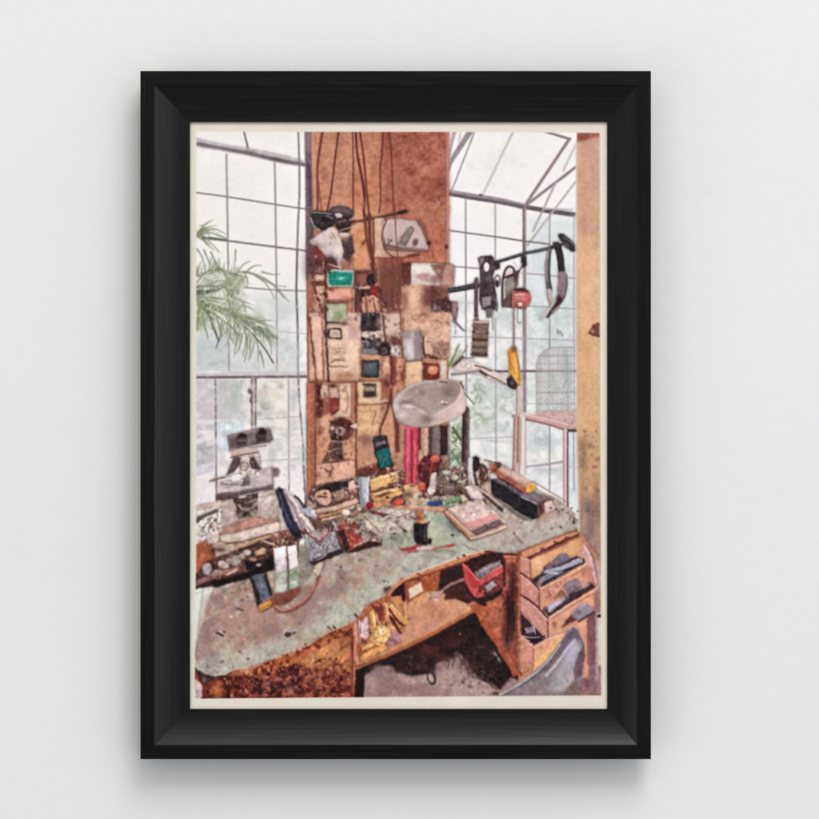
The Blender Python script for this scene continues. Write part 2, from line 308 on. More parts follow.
P('450 290 576 262 576 500 450 500', (196, 202, 200), b=10, a=.5, k=('j', .35, 1.1)); P('450 320 576 290 576 430 450 430', (182, 190, 187), b=10, a=.4, k=('i', .7, .7)); P('526 215 576 222 576 420 526 400', (198, 206, 206), b=6, a=.45, k=('c', .1, .8)); P('450 300 576 300 576 500 450 500', (236, 233, 228), b=8, a=.5, k=('j', -.8, -.8)); P('456 376 520 376 520 430 470 430', (166, 178, 164), b=6, a=.45, k=('i', .4, .8))
P('196 300 306 292 306 374 196 374', (194, 200, 198), b=8, a=.45, k=('j', .2, 1)); P('196 330 306 330 306 374 196 374', (180, 188, 187), b=6, a=.4, k=('i', .6, .7)); P('196 379 305 379 305 470 196 470', (182, 180, 182), b=4, a=.5, k=('j', .4, .9)); P('217 380 252 380 252 424 217 424', (172, 182, 176), b=3, a=.5, k=('i', .3, .8)); P('196 379 305 379 305 505 196 505', (236, 230, 226), b=4, a=.45, k=('j', -.8, -.8)); P('258 440 304 424 304 480 270 480', (196, 190, 188), b=4, a=.45, k=('i', .5, .7))
# beams, right
L('454.5 131 448.6 158', (4, 2), (168, 152, 156), b=1.3); L('460.8 131 458.8 142', 2, (198, 190, 192), b=1.4); L('470.8 130.5 450.4 162', (5.6, 4.8), (142, 132, 135), b=1.2, n=(5, 2), sm=0); L('450.8 162 448.4 172', (4, 1), (150, 140, 144)); L('474.8 131 452 190', 1.4, (138, 126, 130), b=1)
L('514 130 482.5 195', 2.2, (192, 182, 183), b=1.4)
L('449 192.6 475 197 500 201 524 206.6', 6.2, (146, 134, 142), b=1.2, n=(4, 4)); L('449 194 475 198.6 500 202.4 524 207', 3, (92, 80, 90), b=1.3); L('524 206.8 545 210.4 575 214.8', (4.4, 4.8), (84, 77, 87), b=1.3, n=(6, 2)); L('544 208.6 572 209.6', 1.8, (170, 165, 176), b=1.4); E(480.5, 195, 2, 1.2, (95, 80, 85))
L('545 131.6 570 139', 2.2, (126, 102, 102), b=1.2); L('569.6 138.6 526 204', 3, (138, 119, 119), b=1.2); L('576.4 166.6 527 204.5', 2.7, (130, 112, 114), b=1.2)
L('575.6 145 563.6 170', 2, (188, 178, 178), b=1.3); L('556 182 533 231', 2, (166, 153, 154), b=1.2); L('575.6 181.6 527.5 245', 1.9, (174, 160, 160), b=1.3)
L('465.6 199 465.8 260 466 330 466.6 420', 1.7, (156, 144, 148)); L('495.2 204 495.2 262', 1.5, (164, 154, 158)); L('495.4 318 495.8 400 496 465', 1.4, (170, 161, 163)); L('524.4 206 524.6 300 524.6 411', 3.7, (152, 138, 146), b=1.3, n=(5, 4)); L('523.6 206 523.6 255', 1.6, (110, 96, 106)); L('528.6 262 528.4 370', 1.2, (214, 200, 204), a=.9)
L('549.6 213 549.6 300 549.6 410 549.6 490', 1.4, (146, 145, 150)); L('574 216 574 340 574.4 430', 1.6, (178, 168, 170)); L('573.6 432 574 490', 1.6, (160, 160, 170))
L('449 230.4 475 234 500 237.4 524 241 549 244', 1.6, (120, 110, 113)); L('449 266 480 268.6', 1.3, (142, 132, 136)); L('522 273.4 545 275 576 278.6', 1.3, (158, 152, 157)); L('449 302.4 480 303.4', 1, (192, 184, 185)); L('527 305.8 576 309', 1.1, (160, 152, 156)); L('452 336.8 500 337.6 576 340.4', 1.1, (172, 163, 164))
L('490 371.4 545 371 578 371', 2.4, (118, 103, 108), b=1.1); L('525 403.6 576 405', 1, (186, 182, 184)); L('470 438.6 513 437', 1.1, (180, 174, 178)); L('513 470 528 466.6 545 464.6 563 461.6', (1.6, 2.2), (166, 158, 165)); L('567 466 578 468', 1.2, (190, 186, 196)); L('460 420 480 441 492 470', 0.9, (190, 190, 186), a=.6)
S(558, 332, 1.4, 2.6, (130, 136, 142), .9); L('560 331 563 336', 1, (120, 126, 132))
# palm
for i in range(230):
    S(196+rs.rand()*46, 268+rs.rand()*46, 3, 2, [(150, 164, 128), (176, 186, 160), (128, 146, 104), (196, 202, 186)][rs.randint(4)], .36)
S(206, 310, 10, 14, (140, 158, 112), .5); S(200, 322, 6, 9, (120, 140, 90), .6)
def frond(s, num, ln, ang, cols, w=1.2, sp=14, a=.8, both=1):
    p = smooth(pts(s), False)
    for i in range(num):
        t = (i+.5)/num; q = p[min(int(t*(len(p)-1)), len(p)-1)]
        for sd in ((-1, 1) if both else (1,)):
            an = np.radians(ang*(1 if both == 0 else 1)+sd*(sp if both else 0)+rs.randn()*7)
            l = ln*(.6+.6*rs.rand()); c = cols[rs.randint(len(cols))]
            x, y = q; mx, my = x+np.cos(an)*l*.5, y+np.sin(an)*l*.5
            ex, ey = x+np.cos(an)*l, y+np.sin(an)*l+l*.14
            L([x, y, mx, my, ex, ey], (w*.8, .2), np.array(c)*.78+30+rs.randn()*9, a=a*.88, b=.75)
G1 = [(134, 150, 112), (112, 130, 88), (96, 112, 80), (160, 172, 140), (78, 94, 66)]; G2 = [(160, 170, 146), (140, 150, 128), (180, 188, 170)]; GD = [(84, 98, 70), (70, 84, 62), (104, 120, 84)]
for i in range(26):
    an = np.radians(-62+rs.rand()*118); l = 10+rs.rand()*15
    L([197, 234, 197+np.cos(an)*l*.55, 233+np.sin(an)*l*.5-1, 197+np.cos(an)*l, 234+np.sin(an)*l*.9+1], (1.2, .3), np.array(G1[rs.randint(5)])*.75+36+rs.randn()*8, a=.7, b=.75)
S(200, 233, 5, 4, (118, 138, 88), .6); L('203 238 212 238 226 240', 1.8, (92, 104, 84)); L('204 232 215 234 226 238', 1.3, (140, 150, 130)); L('206 238 214 246 219 252', 1.1, (150, 160, 140)); L('200 226 207 224', 1.2, (150, 160, 136))
for s in ['197 249 202 257 204.5 268 205 276', '204 250 209 262 213 273', '211 252 216 264 220 274', '215 262 221 270 225 276', '235.6 250 235 262 233.4 272', '196 274 201 262', '236 274 243 265 250 261', '246 272 254 266 262 265.4', '238 272 250 272.6 260 278 272 284 286 287', '256 276 266 284 275 299', '278 290 284 296 289 302', '262 272 274 274.6 280 274', '244 272 247.5 280 247 287', '230 273 240 276 247 287']:
    L(s, (1.9, .7), (124, 132, 114), a=.8)
frond('196 276 212 270 228 274 240 282', 26, 14, -40, G1, 1.3, 40)
frond('197 286 214 286 232 284 240 284', 26, 13, 20, G1, 1.3, 60)
frond('224 272 230 284 230 300 229 312', 22, 15, 40, G1, 1.2, 34)
frond('196 292 206 292 220 290 232 284', 16, 20, 172, GD, 1.5, 8)
frond('228 286 240 300 246 308', 12, 14, 45, G2+G1, 1.2, 30)
for s in ['196 287 208 286 219 286', '196 291 208 291 220 288', '197 297 210 298 226 300', '196 300 212 301 226 304', '197 294 206 292.6 216 289.6']: L(s, (2, .8), GD[rs.randint(3)], a=.8)
S(229, 296, 3.6, 7, (118, 140, 88), .7); S(214, 268, 5, 7, (130, 152, 92), .6); S(232, 282, 6, 4, (150, 164, 118), .6); S(240, 283, 5, 5, (206, 206, 190), .5)
L('200 301 214 306 232 314 246 322 256 330', 2.2, (84, 92, 62)); L('202 304 216 310 232 319 246 328 262 345 273.5 363', (2.4, 1.4), (96, 100, 70)); L('201 306 218 313 236 321 244 326', 2.4, (190, 196, 160), a=.8); L('206 303 226 311 240 319', 1.4, (200, 204, 180), a=.8)
L('203 305 209 316 214 330 219 342', (2.6, 1), (112, 124, 86)); L('201 305 198 316 197 330', (3.4, 1.6), (122, 138, 84)); L('224 324 221 334 216 348', (1.6, .7), (84, 92, 72)); L('208 309 212 320 217 336 219 341', 1.2, (76, 86, 62))
frond('232 316 246 324 258 330 270 338', 20, 15, 24, G1, 1.3, 14)
frond('234 320 248 330 258 340', 12, 22, 104, G1+G2, 1.3, 6, both=0)
frond('258 326 270 330', 9, 12, 62, GD, 1.2, 10)
frond('204 310 222 322 240 326', 16, 14, 100, G1, 1.2, 22, a=.7)
frond('238 316 250 318 262 322', 14, 13, 10, G2+G1, 1.2, 16, a=.8)
for s in ['238 333 236 345 234 358', '242 334 240 345 236 354', '247 336 247 350 244 362', '250 340 250 352 249 360', '260 352 263 360 264 368', '262 332 270 340 271.5 354', '266 328 274 336 277 342', '250 322 262 323 274 328', '248 318 266 322']: L(s, (1.6, .6), GD[rs.randint(3)], a=.75)
S(258, 316, 7, 5, (158, 172, 140), .5); S(270, 332, 5, 4, (150, 162, 132), .6); L('200 312 206 330 208 338', 1, (120, 132, 100)); L('245 302 236 312 228 316', 1.2, (120, 130, 108), a=.7); S(216, 322, 4, 3, (196, 206, 208), .6); L('223 318 220 330', 1.6, (120, 128, 120), a=.8); L('213 318 212 329', 1.4, (120, 128, 120), a=.8)

for s, w, c in [('197 302 212 305 230 314 248 327', 3, (132, 150, 104)), ('197 298 214 297 232 302 246 312', 2.4, (150, 164, 126)), ('198 305 214 314 230 326 240 336', 2.8, (120, 138, 92)), ('214 305 234 311 252 318 266 326', 2.4, (146, 160, 122)), ('226 310 244 318 260 330 271 346', 2.4, (128, 144, 102)), ('198 290 212 283 228 280 244 284', 2, (150, 164, 126)), ('197 282 206 272 218 268 232 272', 2, (132, 150, 106)), ('244 272 258 275 272 284 284 298', 1.8, (136, 148, 122)), ('250 273 266 279 280 289', 1.4, (156, 166, 144)), ('198 304 203 316 205 330', 2.6, (134, 152, 96)), ('212 306 218 322 221 336', 1.8, (124, 140, 100)), ('230 318 230 332 226 346', 1.7, (140, 154, 118)), ('244 326 246 340 243 356', 1.7, (132, 146, 108)), ('254 332 258 346 258 360', 1.5, (126, 140, 104)), ('197 236 206 230 216 229 226 234', 1.8, (140, 156, 118)), ('197 236 206 242 214 250', 1.6, (130, 148, 106))]:
    L(s, (w, .6), c, b=1.1, a=.8); q = smooth(pts(s), False); L((q+np.array((0, .7))).reshape(-1), (.8, .3), np.array(c)*.72, b=.9, a=.6, sm=0)
for i in range(60):                                  # bright sky between the leaves
    x, y = 198+rs.rand()*46, 258+rs.rand()*60; an = rs.choice([.5, .9, -.6, 2.3])+rs.randn()*.25; l = 4+rs.rand()*7
    L([x, y, x+np.cos(an)*l, y+np.sin(an)*l], (1.1, .4), (222, 221, 212), a=.6, b=.8)
for i in range(90):
    x, y = 200+rs.rand()*66, 306+rs.rand()*34; an = 1.2+rs.randn()*.45; l = 4+rs.rand()*9
    if abs(y-(304+(x-200)*.62)) < 16: L([x, y, x+np.cos(an)*l, y+np.sin(an)*l], (1.1, .3), [(112, 126, 92), (206, 208, 194), (150, 160, 130), (88, 102, 72)][rs.randint(4)], a=.6, b=.75)
# ---- the board between the windows
P('305 125 449 125 449 500 308 512', (178, 120, 92), n=(9, 'f'))
P('311 125 378 125 380 300 311 300', (184, 129, 101), b=6, n=(9, 'f')); P('350 180 378 170 372 266 350 266', (208, 140, 97), b=6, a=.75, n=(7, 'f'))
P('382 125 449 125 449 212 384 212', (169, 96, 74), b=5, n=(11, 'f'), mix=((196, 124, 98), 'c', .5, 1.6))
P('384 205 449 205 449 270 392 270', (190, 124, 94), b=5, n=(9, 'f')); 
for x, y, r, c in [(398, 138, 9, (142, 72, 58)), (422, 137, 8, (136, 70, 56)), (402, 168, 8, (140, 66, 54)), (418, 158, 7, (146, 78, 70)), (411, 172, 4, (110, 48, 40)), (441, 184, 4, (112, 62, 52)), (440, 150, 6, (192, 130, 108)), (404, 182, 7, (206, 140, 112)), (428, 170, 7, (198, 128, 98)), (390, 190, 8, (200, 130, 98)), (388, 150, 6, (158, 86, 76)), (424, 146, 6, (190, 118, 96)), (345, 160, 9, (196, 142, 114)), (338, 148, 6, (172, 112, 88)), (345, 190, 10, (196, 136, 106)), (358, 194, 4, (150, 86, 66)), (374, 178, 5, (190, 120, 92)), (418, 190, 6, (182, 104, 80)), (440, 205, 8, (196, 136, 108)), (430, 196, 7, (176, 106, 82)), (420, 205, 8, (198, 128, 96)), (320, 150, 4, (190, 140, 116)), (335, 205, 6, (200, 142, 106)), (395, 176, 4, (150, 76, 60))]: S(x, y, r, r*.9, c, .6, n=(8, 'g'))
C('384 132 448 132 448 262 392 262', [(138, 70, 54), (206, 142, 112), (150, 84, 66), (190, 118, 90)], 420, .5, 1.7, a=.4)
C('312 132 384 132 384 262 330 200', [(160, 104, 80), (204, 148, 118), (150, 92, 72)], 260, .5, 1.5, a=.32)
P('352 120 412 120 412 205 360 205', (178, 108, 82), b=18, a=.6, n=(9, 'f')); P('313 132 384 132 384 205 313 205', (158, 98, 76), b=3, a=.4, k=('i', .5, .8)); P('313 132 448 132 448 262 313 205', (206, 142, 112), b=3, a=.35, k=('h', .7, .7))
L('447.6 130 447.8 262', 1.8, (188, 150, 142), b=1.3, a=.9); L('445.6 130 445.8 262', 1.6, (164, 108, 92), b=1.5, a=.6)
P('304.6 131 311 131 312.5 200 314 250 306 280 305.4 200', (116, 98, 107), b=1.4, n=(8, 'g')); R(305, 131, 311, 152, (146, 124, 124), b=2.5, a=.7); L('309 165 310.6 205', 3.4, (86, 68, 80), b=2, a=.7); L('313 132 313.4 165 316.5 208', 1.8, (196, 150, 134), b=1.5, a=.7)
CB = (92, 50, 42)
L('322.6 131 319.6 150 317.6 166 317.6 190 317.6 212', (2.6, 2), (108, 62, 54), b=1.1); L('318.6 182 320 198 321.8 212', 1.4, (132, 84, 70)); L('338.6 131 334.4 164 331.4 190 327 212', 1.7, CB); L('352.8 131 353.2 170 353.3 214', 1.5, (98, 58, 46)); L('354.6 131 354.4 145', 1.2, (196, 160, 148), a=.8)
L('355.8 131 357 152 362 178 364 192 364.4 216', (2, 3), (92, 46, 40)); L('359.8 131 364 160 366.6 190 369.4 216', 1.9, (100, 54, 44)); L('361.2 190 366 214', 1, (205, 160, 138), a=.7)
L('383 131 381.6 158 380.2 166 380.6 198 379.2 213', (2.2, 1.4), (112, 58, 48)); L('389 131 391 150 392.6 185 393.6 212', (1.8, 1.4), (122, 64, 54)); S(388, 138, 3, 7, (128, 74, 70), .6)
# bird's nest of tools at the upper left of the board
SHADE = 1.0
S(318, 262, 12, 18, (104, 66, 66), .9); S(312, 268, 6, 12, (78, 62, 80), .8); S(318, 254, 5, 7, (128, 68, 52), .8)
E(341.5, 212.6, 12.6, 6.8, (84, 70, 76), 8, n=(5, 2)); E(343, 211, 8, 3.6, (108, 92, 92), 14, a=.6, b=2); E(346, 216, 6, 3, (58, 48, 54), 10, a=.8, b=2); E(338.4, 215.6, 4.2, 2.5, (206, 188, 178), 6); E(331, 216, 4, 2, (70, 52, 52), b=1.5)
P('311.6 213 317 211 331 212.6 336 219 331 228 318 230 312 224', (46, 42, 52), n=(8, 2), sm=1); L('313 213 324 213 331 214', 1.4, (142, 132, 140)); L('327 216 333 219', 2, (128, 104, 106)); L('310.6 218 314 226 320 230', 1.6, (168, 152, 150)); C('314 215 330 215 328 228 316 228', [(90, 92, 104), (26, 24, 30)], 40, .5, 1.3)
P('334 219 350 217 352 224 349 231 340 232 335 226', (66, 50, 56), n=(8, 2)); E(345, 228.5, 5, 3.6, (42, 38, 46)); L('339 222 346 220', 1.2, (128, 112, 112)); L('340.5 234 348.6 234.6', 2.4, (218, 198, 186)); L('340 230.6 352 227', 1.4, (150, 130, 124)); L('350 220 356 217', 1.6, (186, 160, 146)); S(354, 226, 2, 2, (206, 170, 150), .8)
L('350 222 360 221 370 219 385 216.4 400 213 406 211.6', (1.6, 3.4), (88, 66, 58), b=1.1, n=(6, 2)); S(369, 218, 4, 2.6, (80, 58, 52), .9); L('372 219.6 400 214.6', 1, (128, 104, 90), a=.7)
P('342 238 352 235 354 252 349 260 343 258', (84, 68, 68), n=(9, 2)); S(349, 247, 3, 8, (58, 50, 56), .7); S(346, 240, 3, 3, (126, 98, 88), .8)
P('310 240 316 236 322 232 328 227.6 333 226.6 337 230 341 241 343.4 252 342 259 339.6 263 342.6 270 340 272 337.6 266 333 260 327 258 322 252 315 246 311 244', (205, 190, 187), b=1, n=(4, 'f')); S(334, 237, 6, 5, (186, 160, 148), .7); S(327, 246, 4, 6, (188, 172, 170), .6); S(316, 241, 4, 3, (222, 210, 206), .8); S(331, 253, 5, 3, (184, 168, 164), .6); S(338, 250, 2.6, 7, (218, 206, 200), .7); L('322 233 326 240 324 248', 1.4, (182, 166, 164), a=.6); C('328 232 338 232 338 246 328 246', [(160, 130, 120), (214, 200, 196)], 40, .4, 1, a=.6)
P('325 258 336 261 339 270 326 268', (98, 62, 56), n=(10, 2)); L('329 264 338 267', 1.3, (220, 190, 178)); L('323.6 262 324 267', 1.6, (214, 186, 176)); S(332, 260, 4, 2.4, (84, 60, 54), .8); L('343 260 349 263', 2, (206, 180, 168)); P('344 262 353 258 353 269 344 270', (196, 140, 112), n=(8, 2)); S(347, 266, 3, 2, (150, 90, 70), .6)
# cards, photographs and cables pinned in a column
P('308 274 326 274 326 318 308 318', (170, 122, 100), b=1.4, n=(10, 'g')); R(310, 275, 323.6, 281, (212, 178, 156)); R(312, 281, 324, 285, (104, 62, 54)); R(314, 286, 325, 312, (202, 160, 138), n=(8, 'g'), b=1.4); S(312, 300, 4, 10, (150, 92, 72), .7); S(322, 309, 4, 5, (128, 92, 80), .7); P('309 312 318 313 321 322 309 320', (218, 182, 156)); P('311 321 324 324 323 327 313 324', (122, 72, 56))
P('326 269.6 354.4 270 353.6 287.4 327 287', (186, 203, 188), b=.8); P('328.6 272 352.2 272.4 351.6 285 329.2 284.8', (30, 134, 116), b=.8, n=(6, 2)); C('329 272 352 272 352 285 329 285', [(64, 160, 140), (16, 108, 94)], 90, .3, .7, a=.6); S(341.6, 278.2, 2, 1.2, (190, 226, 210), 1); L('336 279 346 277.4', .8, (140, 200, 180), a=.8)
P('325.6 288 353 288 353 301 326 301', (205, 148, 126), n=(7, 'f')); S(331, 289.4, 4, 2, (112, 60, 58), .9); S(346, 294, 6, 4, (220, 166, 142), .8); S(349, 299, 4, 2, (180, 84, 58), .8); S(334, 297, 6, 3, (224, 176, 156), .6); L('326 299.8 352 300', 1.2, (150, 92, 74))
P('354 270 376 270 378 314 355 314', (110, 66, 56), n=(9, 'f'), b=1.4); R(355, 286, 371, 289, (206, 164, 142)); P('356 275 366 273 368 284 357 286', (136, 86, 70)); R(356, 290, 372, 297, (66, 42, 44)); S(362, 294, 5, 3, (44, 34, 40), .8); E(371.6, 279.6, 5, 5.4, (38, 34, 42), n=(5, 2)); P('369.6 291 376 283 381.6 291 381 299 374 298 371 296', (146, 38, 46), n=(6, 2)); S(374, 297, 3, 2, (100, 34, 40), .7)
P('362 297 374 295 380 299 381 313 362 313', (206, 158, 128), n=(7, 2)); L('366 298 367 312', 2, (136, 82, 62)); L('373 300 376 312', 1.6, (112, 64, 56)); S(370, 304, 2, 6, (178, 118, 88), .7); R(354, 290, 361, 314, (108, 66, 60), b=1.2, n=(8, 2)); R(352.6, 289, 354.6, 313, (206, 158, 134))
# left poster
P('309 312 326 322 361 313 361 382 310 382', (211, 173, 143), b=1, n=(3, 'f')); P('309 313 324 318 324 382 309 382', (206, 164, 138), b=1.4, n=(4, 'f')); P('346.6 312.6 361 312.6 361 342 348 342', (202, 165, 146), b=1.6, n=(4, 2)); S(354, 330, 5, 7, (178, 132, 112), .8); S(346, 376, 12, 4, (158, 104, 70), .85); S(354, 352, 6, 8, (222, 188, 156), .8); S(318, 360, 5, 12, (218, 178, 148), .7); S(332, 342, 10, 5, (218, 182, 152), .7); R(309, 380, 361, 383, (166, 108, 78), b=1.4)
P('325.6 302.6 347 303 346.4 323 326 322.6', (168, 163, 138), n=(6, 2)); L('325.6 302.6 347.4 303', 2, (122, 84, 66)); L('346.6 303 346.4 323', 1.2, (150, 116, 92)); S(338, 315, 5, 3.4, (118, 144, 82), .85); S(339, 318, 4, 2, (84, 112, 58), .7); S(331, 312, 3, 5, (196, 186, 166), .7); S(340, 308, 5, 2.4, (190, 190, 150), .7); L('327 322.6 346 322.6', 2.2, (96, 76, 64)); L('327 325 346 325.4', 1.2, (172, 130, 108))
R(328.6, 328.2, 341.4, 339, (70, 50, 46), b=.8); R(330, 329.8, 340, 337.6, (208, 178, 152), b=.8); S(335, 333, 3, 1.2, (140, 112, 96), .8); L('332 335.4 338 335', .7, (150, 120, 104)); E(326.4, 333, 2.8, 4.2, (74, 50, 46))
for y, n in ((349.4, 7), (352.6, 8), (360, 7)):
    L(sum([[329+i*2.4, y+rs.randn()*1.3+.9*np.sin(i*2.1)] for i in range(n)], []), 1, (140, 106, 84), a=.6, b=1.1); L([332, y+1.2, 338, y-1, 345, y-.4], .9, (146, 112, 90), a=.6)
L('329 366 337 366.6 347 366.8', 1.5, (128, 96, 72)); L('330 362.6 336 360.2 344 360.8', 1.2, (118, 86, 66))
L('309.6 318 312 340 315 370 317 383', 2.2, (132, 76, 58)); L('321.6 310 323 345 323.4 383', 1.6, (150, 90, 72)); L('325.2 262 325.6 310 327 355 328.6 383 329.4 428', 2, (82, 48, 42)); L('312.4 274 315 290 319.6 304 322 312', 2, (108, 60, 48)); L('322 350 324 366', 2.4, (160, 84, 68), a=.7); L('314 318 313 340', 1, (226, 190, 164), a=.7)
# small prints right of the poster
P('361 313 381 313 381 331 361 330', (56, 48, 56), n=(9, 2)); S(368, 319, 2.4, 4, (128, 118, 118), .8); S(372.6, 319, 3, 4, (28, 25, 30), .9); S(379, 322, 3, 6, (140, 112, 104), .8); S(364, 328, 4, 2, (92, 72, 72), .7); R(362, 330.6, 381, 338.6, (216, 193, 180), n=(6, 2)); R(362, 329, 378, 331, (62, 48, 50)); P('361 339 380 339 380 354 361 354', (112, 102, 116), n=(10, 2)); C('362 338 380 338 380 348 362 348', [(36, 32, 40), (58, 48, 54), (164, 156, 166)], 70, .7, 1.9); R(362, 349, 378, 354, (136, 130, 148), a=.8)
P('379 338 384 337 391 349 389 357 382 357 377 350', (48, 40, 46), n=(8, 2)); E(384, 351, 3, 3.4, (128, 118, 126)); E(384, 351, 1.4, 1.8, (70, 62, 70)); S(378, 344, 2, 2.4, (190, 170, 164), .7)
P('361 354 393 356 393 384 361 384', (200, 150, 116), n=(6, 'f')); S(386, 366, 4, 9, (160, 102, 76), .8); R(361.4, 360, 379.4, 377.6, (54, 52, 60), b=.9, n=(5, 2)); R(363, 362.6, 377, 374, (82, 88, 102), b=2.4, n=(5, 2)); S(370, 366, 5, 3, (108, 112, 124), .7); L('361 378.4 380 378.4', 1.4, (214, 160, 120)); S(386, 379, 3, 5, (84, 46, 40), .85); L('380.6 360 381 378', 1.6, (226, 178, 140))
R(361, 379, 392, 385, (176, 120, 86), b=1.2, n=(6, 2)); P('357 382.4 391 381 390.6 403.6 357 405', (222, 184, 148), n=(4, 'f')); R(363.4, 383.6, 376, 397, (96, 76, 62), n=(8, 2)); R(364.6, 387, 375, 391, (176, 158, 138), a=.8); S(370, 394, 5, 2.6, (50, 40, 38), .9); L('363 384.4 376 384.6', 1.2, (60, 44, 40)); L('357 405.6 375 405.2 391 403', 2, (134, 84, 62)); L('383 383 389 402', 2.2, (200, 156, 120), a=.7)
# middle column: drawing, photographs, jar, soft shadows
P('378 258 404 258 404 312 379 312', (136, 88, 76), b=3, n=(7, 'f')); S(392, 262, 12, 5, (188, 118, 86), .8); S(390, 300, 10, 10, (118, 78, 74), .8); S(386, 282, 3, 12, (150, 96, 78), .6); R(391.6, 258, 393, 312, (112, 64, 54), b=1.4, a=.6)
P('374.6 218 384 218 384 250 400 251 418 252 404 256 375 258', (206, 166, 142), b=1, n=(4, 'f')); P('383.4 222 387 219.4 400 218.6 410 220.6 419 219.6 422.6 224 426 233 428 242 428 250 414 249.6 398 247.6 386 245 383 236', (216, 194, 182), b=1, n=(4, 'f')); P('419 219.6 423 225 427 236 428.4 246 425 238 421 228 416 221', (156, 104, 82), b=1)
P('386 245 400 247.6 428 250 428 252 400 251 386 249', (150, 116, 100), b=1); P('375 250 400 251.6 418 252.4 402 257 375 258', (206, 164, 136), a=.8); L('374 258 400 257.8 412 256.4 419 254.6', 1.4, (136, 82, 64)); P('397.6 243.4 402 236 407.6 228.6 410.6 227 412 228.6 408 236 413.4 230.4 409 240 405 246 398 244.6', (158, 146, 138), b=.9, n=(8, 2)); L('410.6 227 413 230 405.4 245.6', .9, (110, 92, 84)); L('400 242 408 230', .9, (120, 104, 96), a=.7); L('402.6 243.6 410 231', .9, (126, 110, 102), a=.7); E(415.4, 242.2, 2.6, 3.8, (122, 102, 94), 18, b=1); P('409 240 414 232 420 240 420 247 407 246', (220, 202, 192), a=.7, b=1.4); E(415.4, 242.4, 2.2, 3.4, (124, 104, 96), 18)
L('387 219.6 383 230 382.6 241 386 251 394 257.4', 1.1, (96, 62, 52)); L('383 244 390 246 400 247.6', 1.1, (112, 84, 74)); C('384 238 392 238 393 249 384 249', [(112, 90, 80), (146, 122, 108)], 26, .5, 1.1, a=.8); L('388 239 390 248', .9, (110, 82, 72)); L('385 247 392 240', .9, (110, 82, 72)); L('394.6 205 395.4 222 396.6 245 400 282 401.6 338', 1.1, (118, 74, 64), b=1, a=.85)
E(429, 243, 2, 1.9, (74, 42, 36)); E(446.4, 246.6, 1.4, 2, (92, 56, 48)); L('409 255.6 418 254.6', 2, (128, 76, 58)); L('400 212.6 405.6 211', 3, (70, 46, 42)); L('432 250 433 256', 1.6, (150, 92, 66)); 
L('369.4 215 370 240 374 264 376 284 382 300', (3, 2), (104, 60, 48), b=1.1); L('364.6 216 367 240 372 262', (2.6, 1.6), (118, 66, 50)); L('373 222 374 256', 1.8, (112, 72, 60)); S(363, 243, 2, 2, (96, 52, 40), .9); L('367 238 364 242', 1.4, (100, 56, 44)); L('371 264 376 275', 3, (92, 56, 52))
P('402 263 412 263 412 284.6 403 285', (98, 54, 50), b=1.3, n=(6, 2)); P('411 263 433 263 452 265 454.6 270 453 286 436 285.6 411 284.6', (216, 204, 194), b=.9, n=(4, 2)); P('431 264 453.6 264.6 454.6 268 453.6 287 440 285 437 274', (178, 140, 130), b=1.3, n=(4, 'f')); P('431.6 266 445 265 441 279', (134, 92, 84), b=1.4, n=(5, 2)); P('414 276 426 272 438 277 436 284 420 280', (168, 128, 120), b=2, a=.8, n=(6, 2)); S(436, 278, 4, 4, (140, 94, 88), .6); S(420, 268, 6, 3, (228, 220, 212), .7); L('411 284.8 438 284.6', 1.2, (206, 182, 168)); S(438, 271, 3, 2, (196, 166, 156), .6)
P('400 286 430 286 430 318 400 318', (203, 160, 132), b=2, n=(4, 'f')); P('424 286 449 288 449 302 424 306', (134, 88, 78), b=3, n=(7, 'f')); S(434, 294, 4, 9, (88, 52, 50), .85); S(404, 300, 4, 14, (150, 98, 78), .7); S(413, 300, 6, 12, (216, 172, 138), .8)
P('404 310 450 310 450 357 404 357', (211, 174, 148), b=1.2, n=(5, 'f')); P('405 303 450 312 449 326 408 322', (196, 150, 122), b=2.4, a=.7, n=(8, 'f')); P('431 301 441 299 455 302 458 308 456 320 453 320 452 313 441 311 431 312', (88, 60, 68), n=(10, 2)); C('432 304 450 304 450 312 432 312', [(190, 156, 150), (130, 96, 98), (64, 46, 54)], 40, .6, 1.4, a=.7, b=1.2); P('452 302 457.6 302 456.6 316 453 322 451.6 312', (148, 120, 132), n=(5, 2))
L('455 320 458 325 464 330.6', (2.6, 1.2), (120, 102, 112)); L('454 321 455.4 334', 1.4, (176, 162, 172))
for i in range(70):
    x, y = 408+rs.rand()*40, 315+rs.rand()*24; L([x, y, x+1+rs.rand()*2, y+rs.randn()*1.2], .9, (150, 110, 90), a=.4)
E(416, 317.4, 4, 2.2, (140, 96, 78), ring=1, a=.7); S(424, 314, 5, 2, (120, 72, 58), .7); L('430 321.6 436 320.6 442 322.6', 1, (134, 96, 80), a=.7); S(440, 348, 8, 6, (168, 130, 118), .6); L('427 342 433 342.6', 1.2, (130, 90, 76), a=.7)
P('432 344 449.6 341 450 355 442 357 432 352', (158, 120, 108), b=1.6, n=(12, 2)); C('432 340 450 340 450 357 432 356', [(122, 86, 78), (190, 154, 138)], 80, .5, 1.1, a=.6); L('424 355 432 356.6 437 358', 2.2, (96, 54, 46)); L('422.8 337 423.6 350 424.4 357', 1.8, (78, 50, 48))
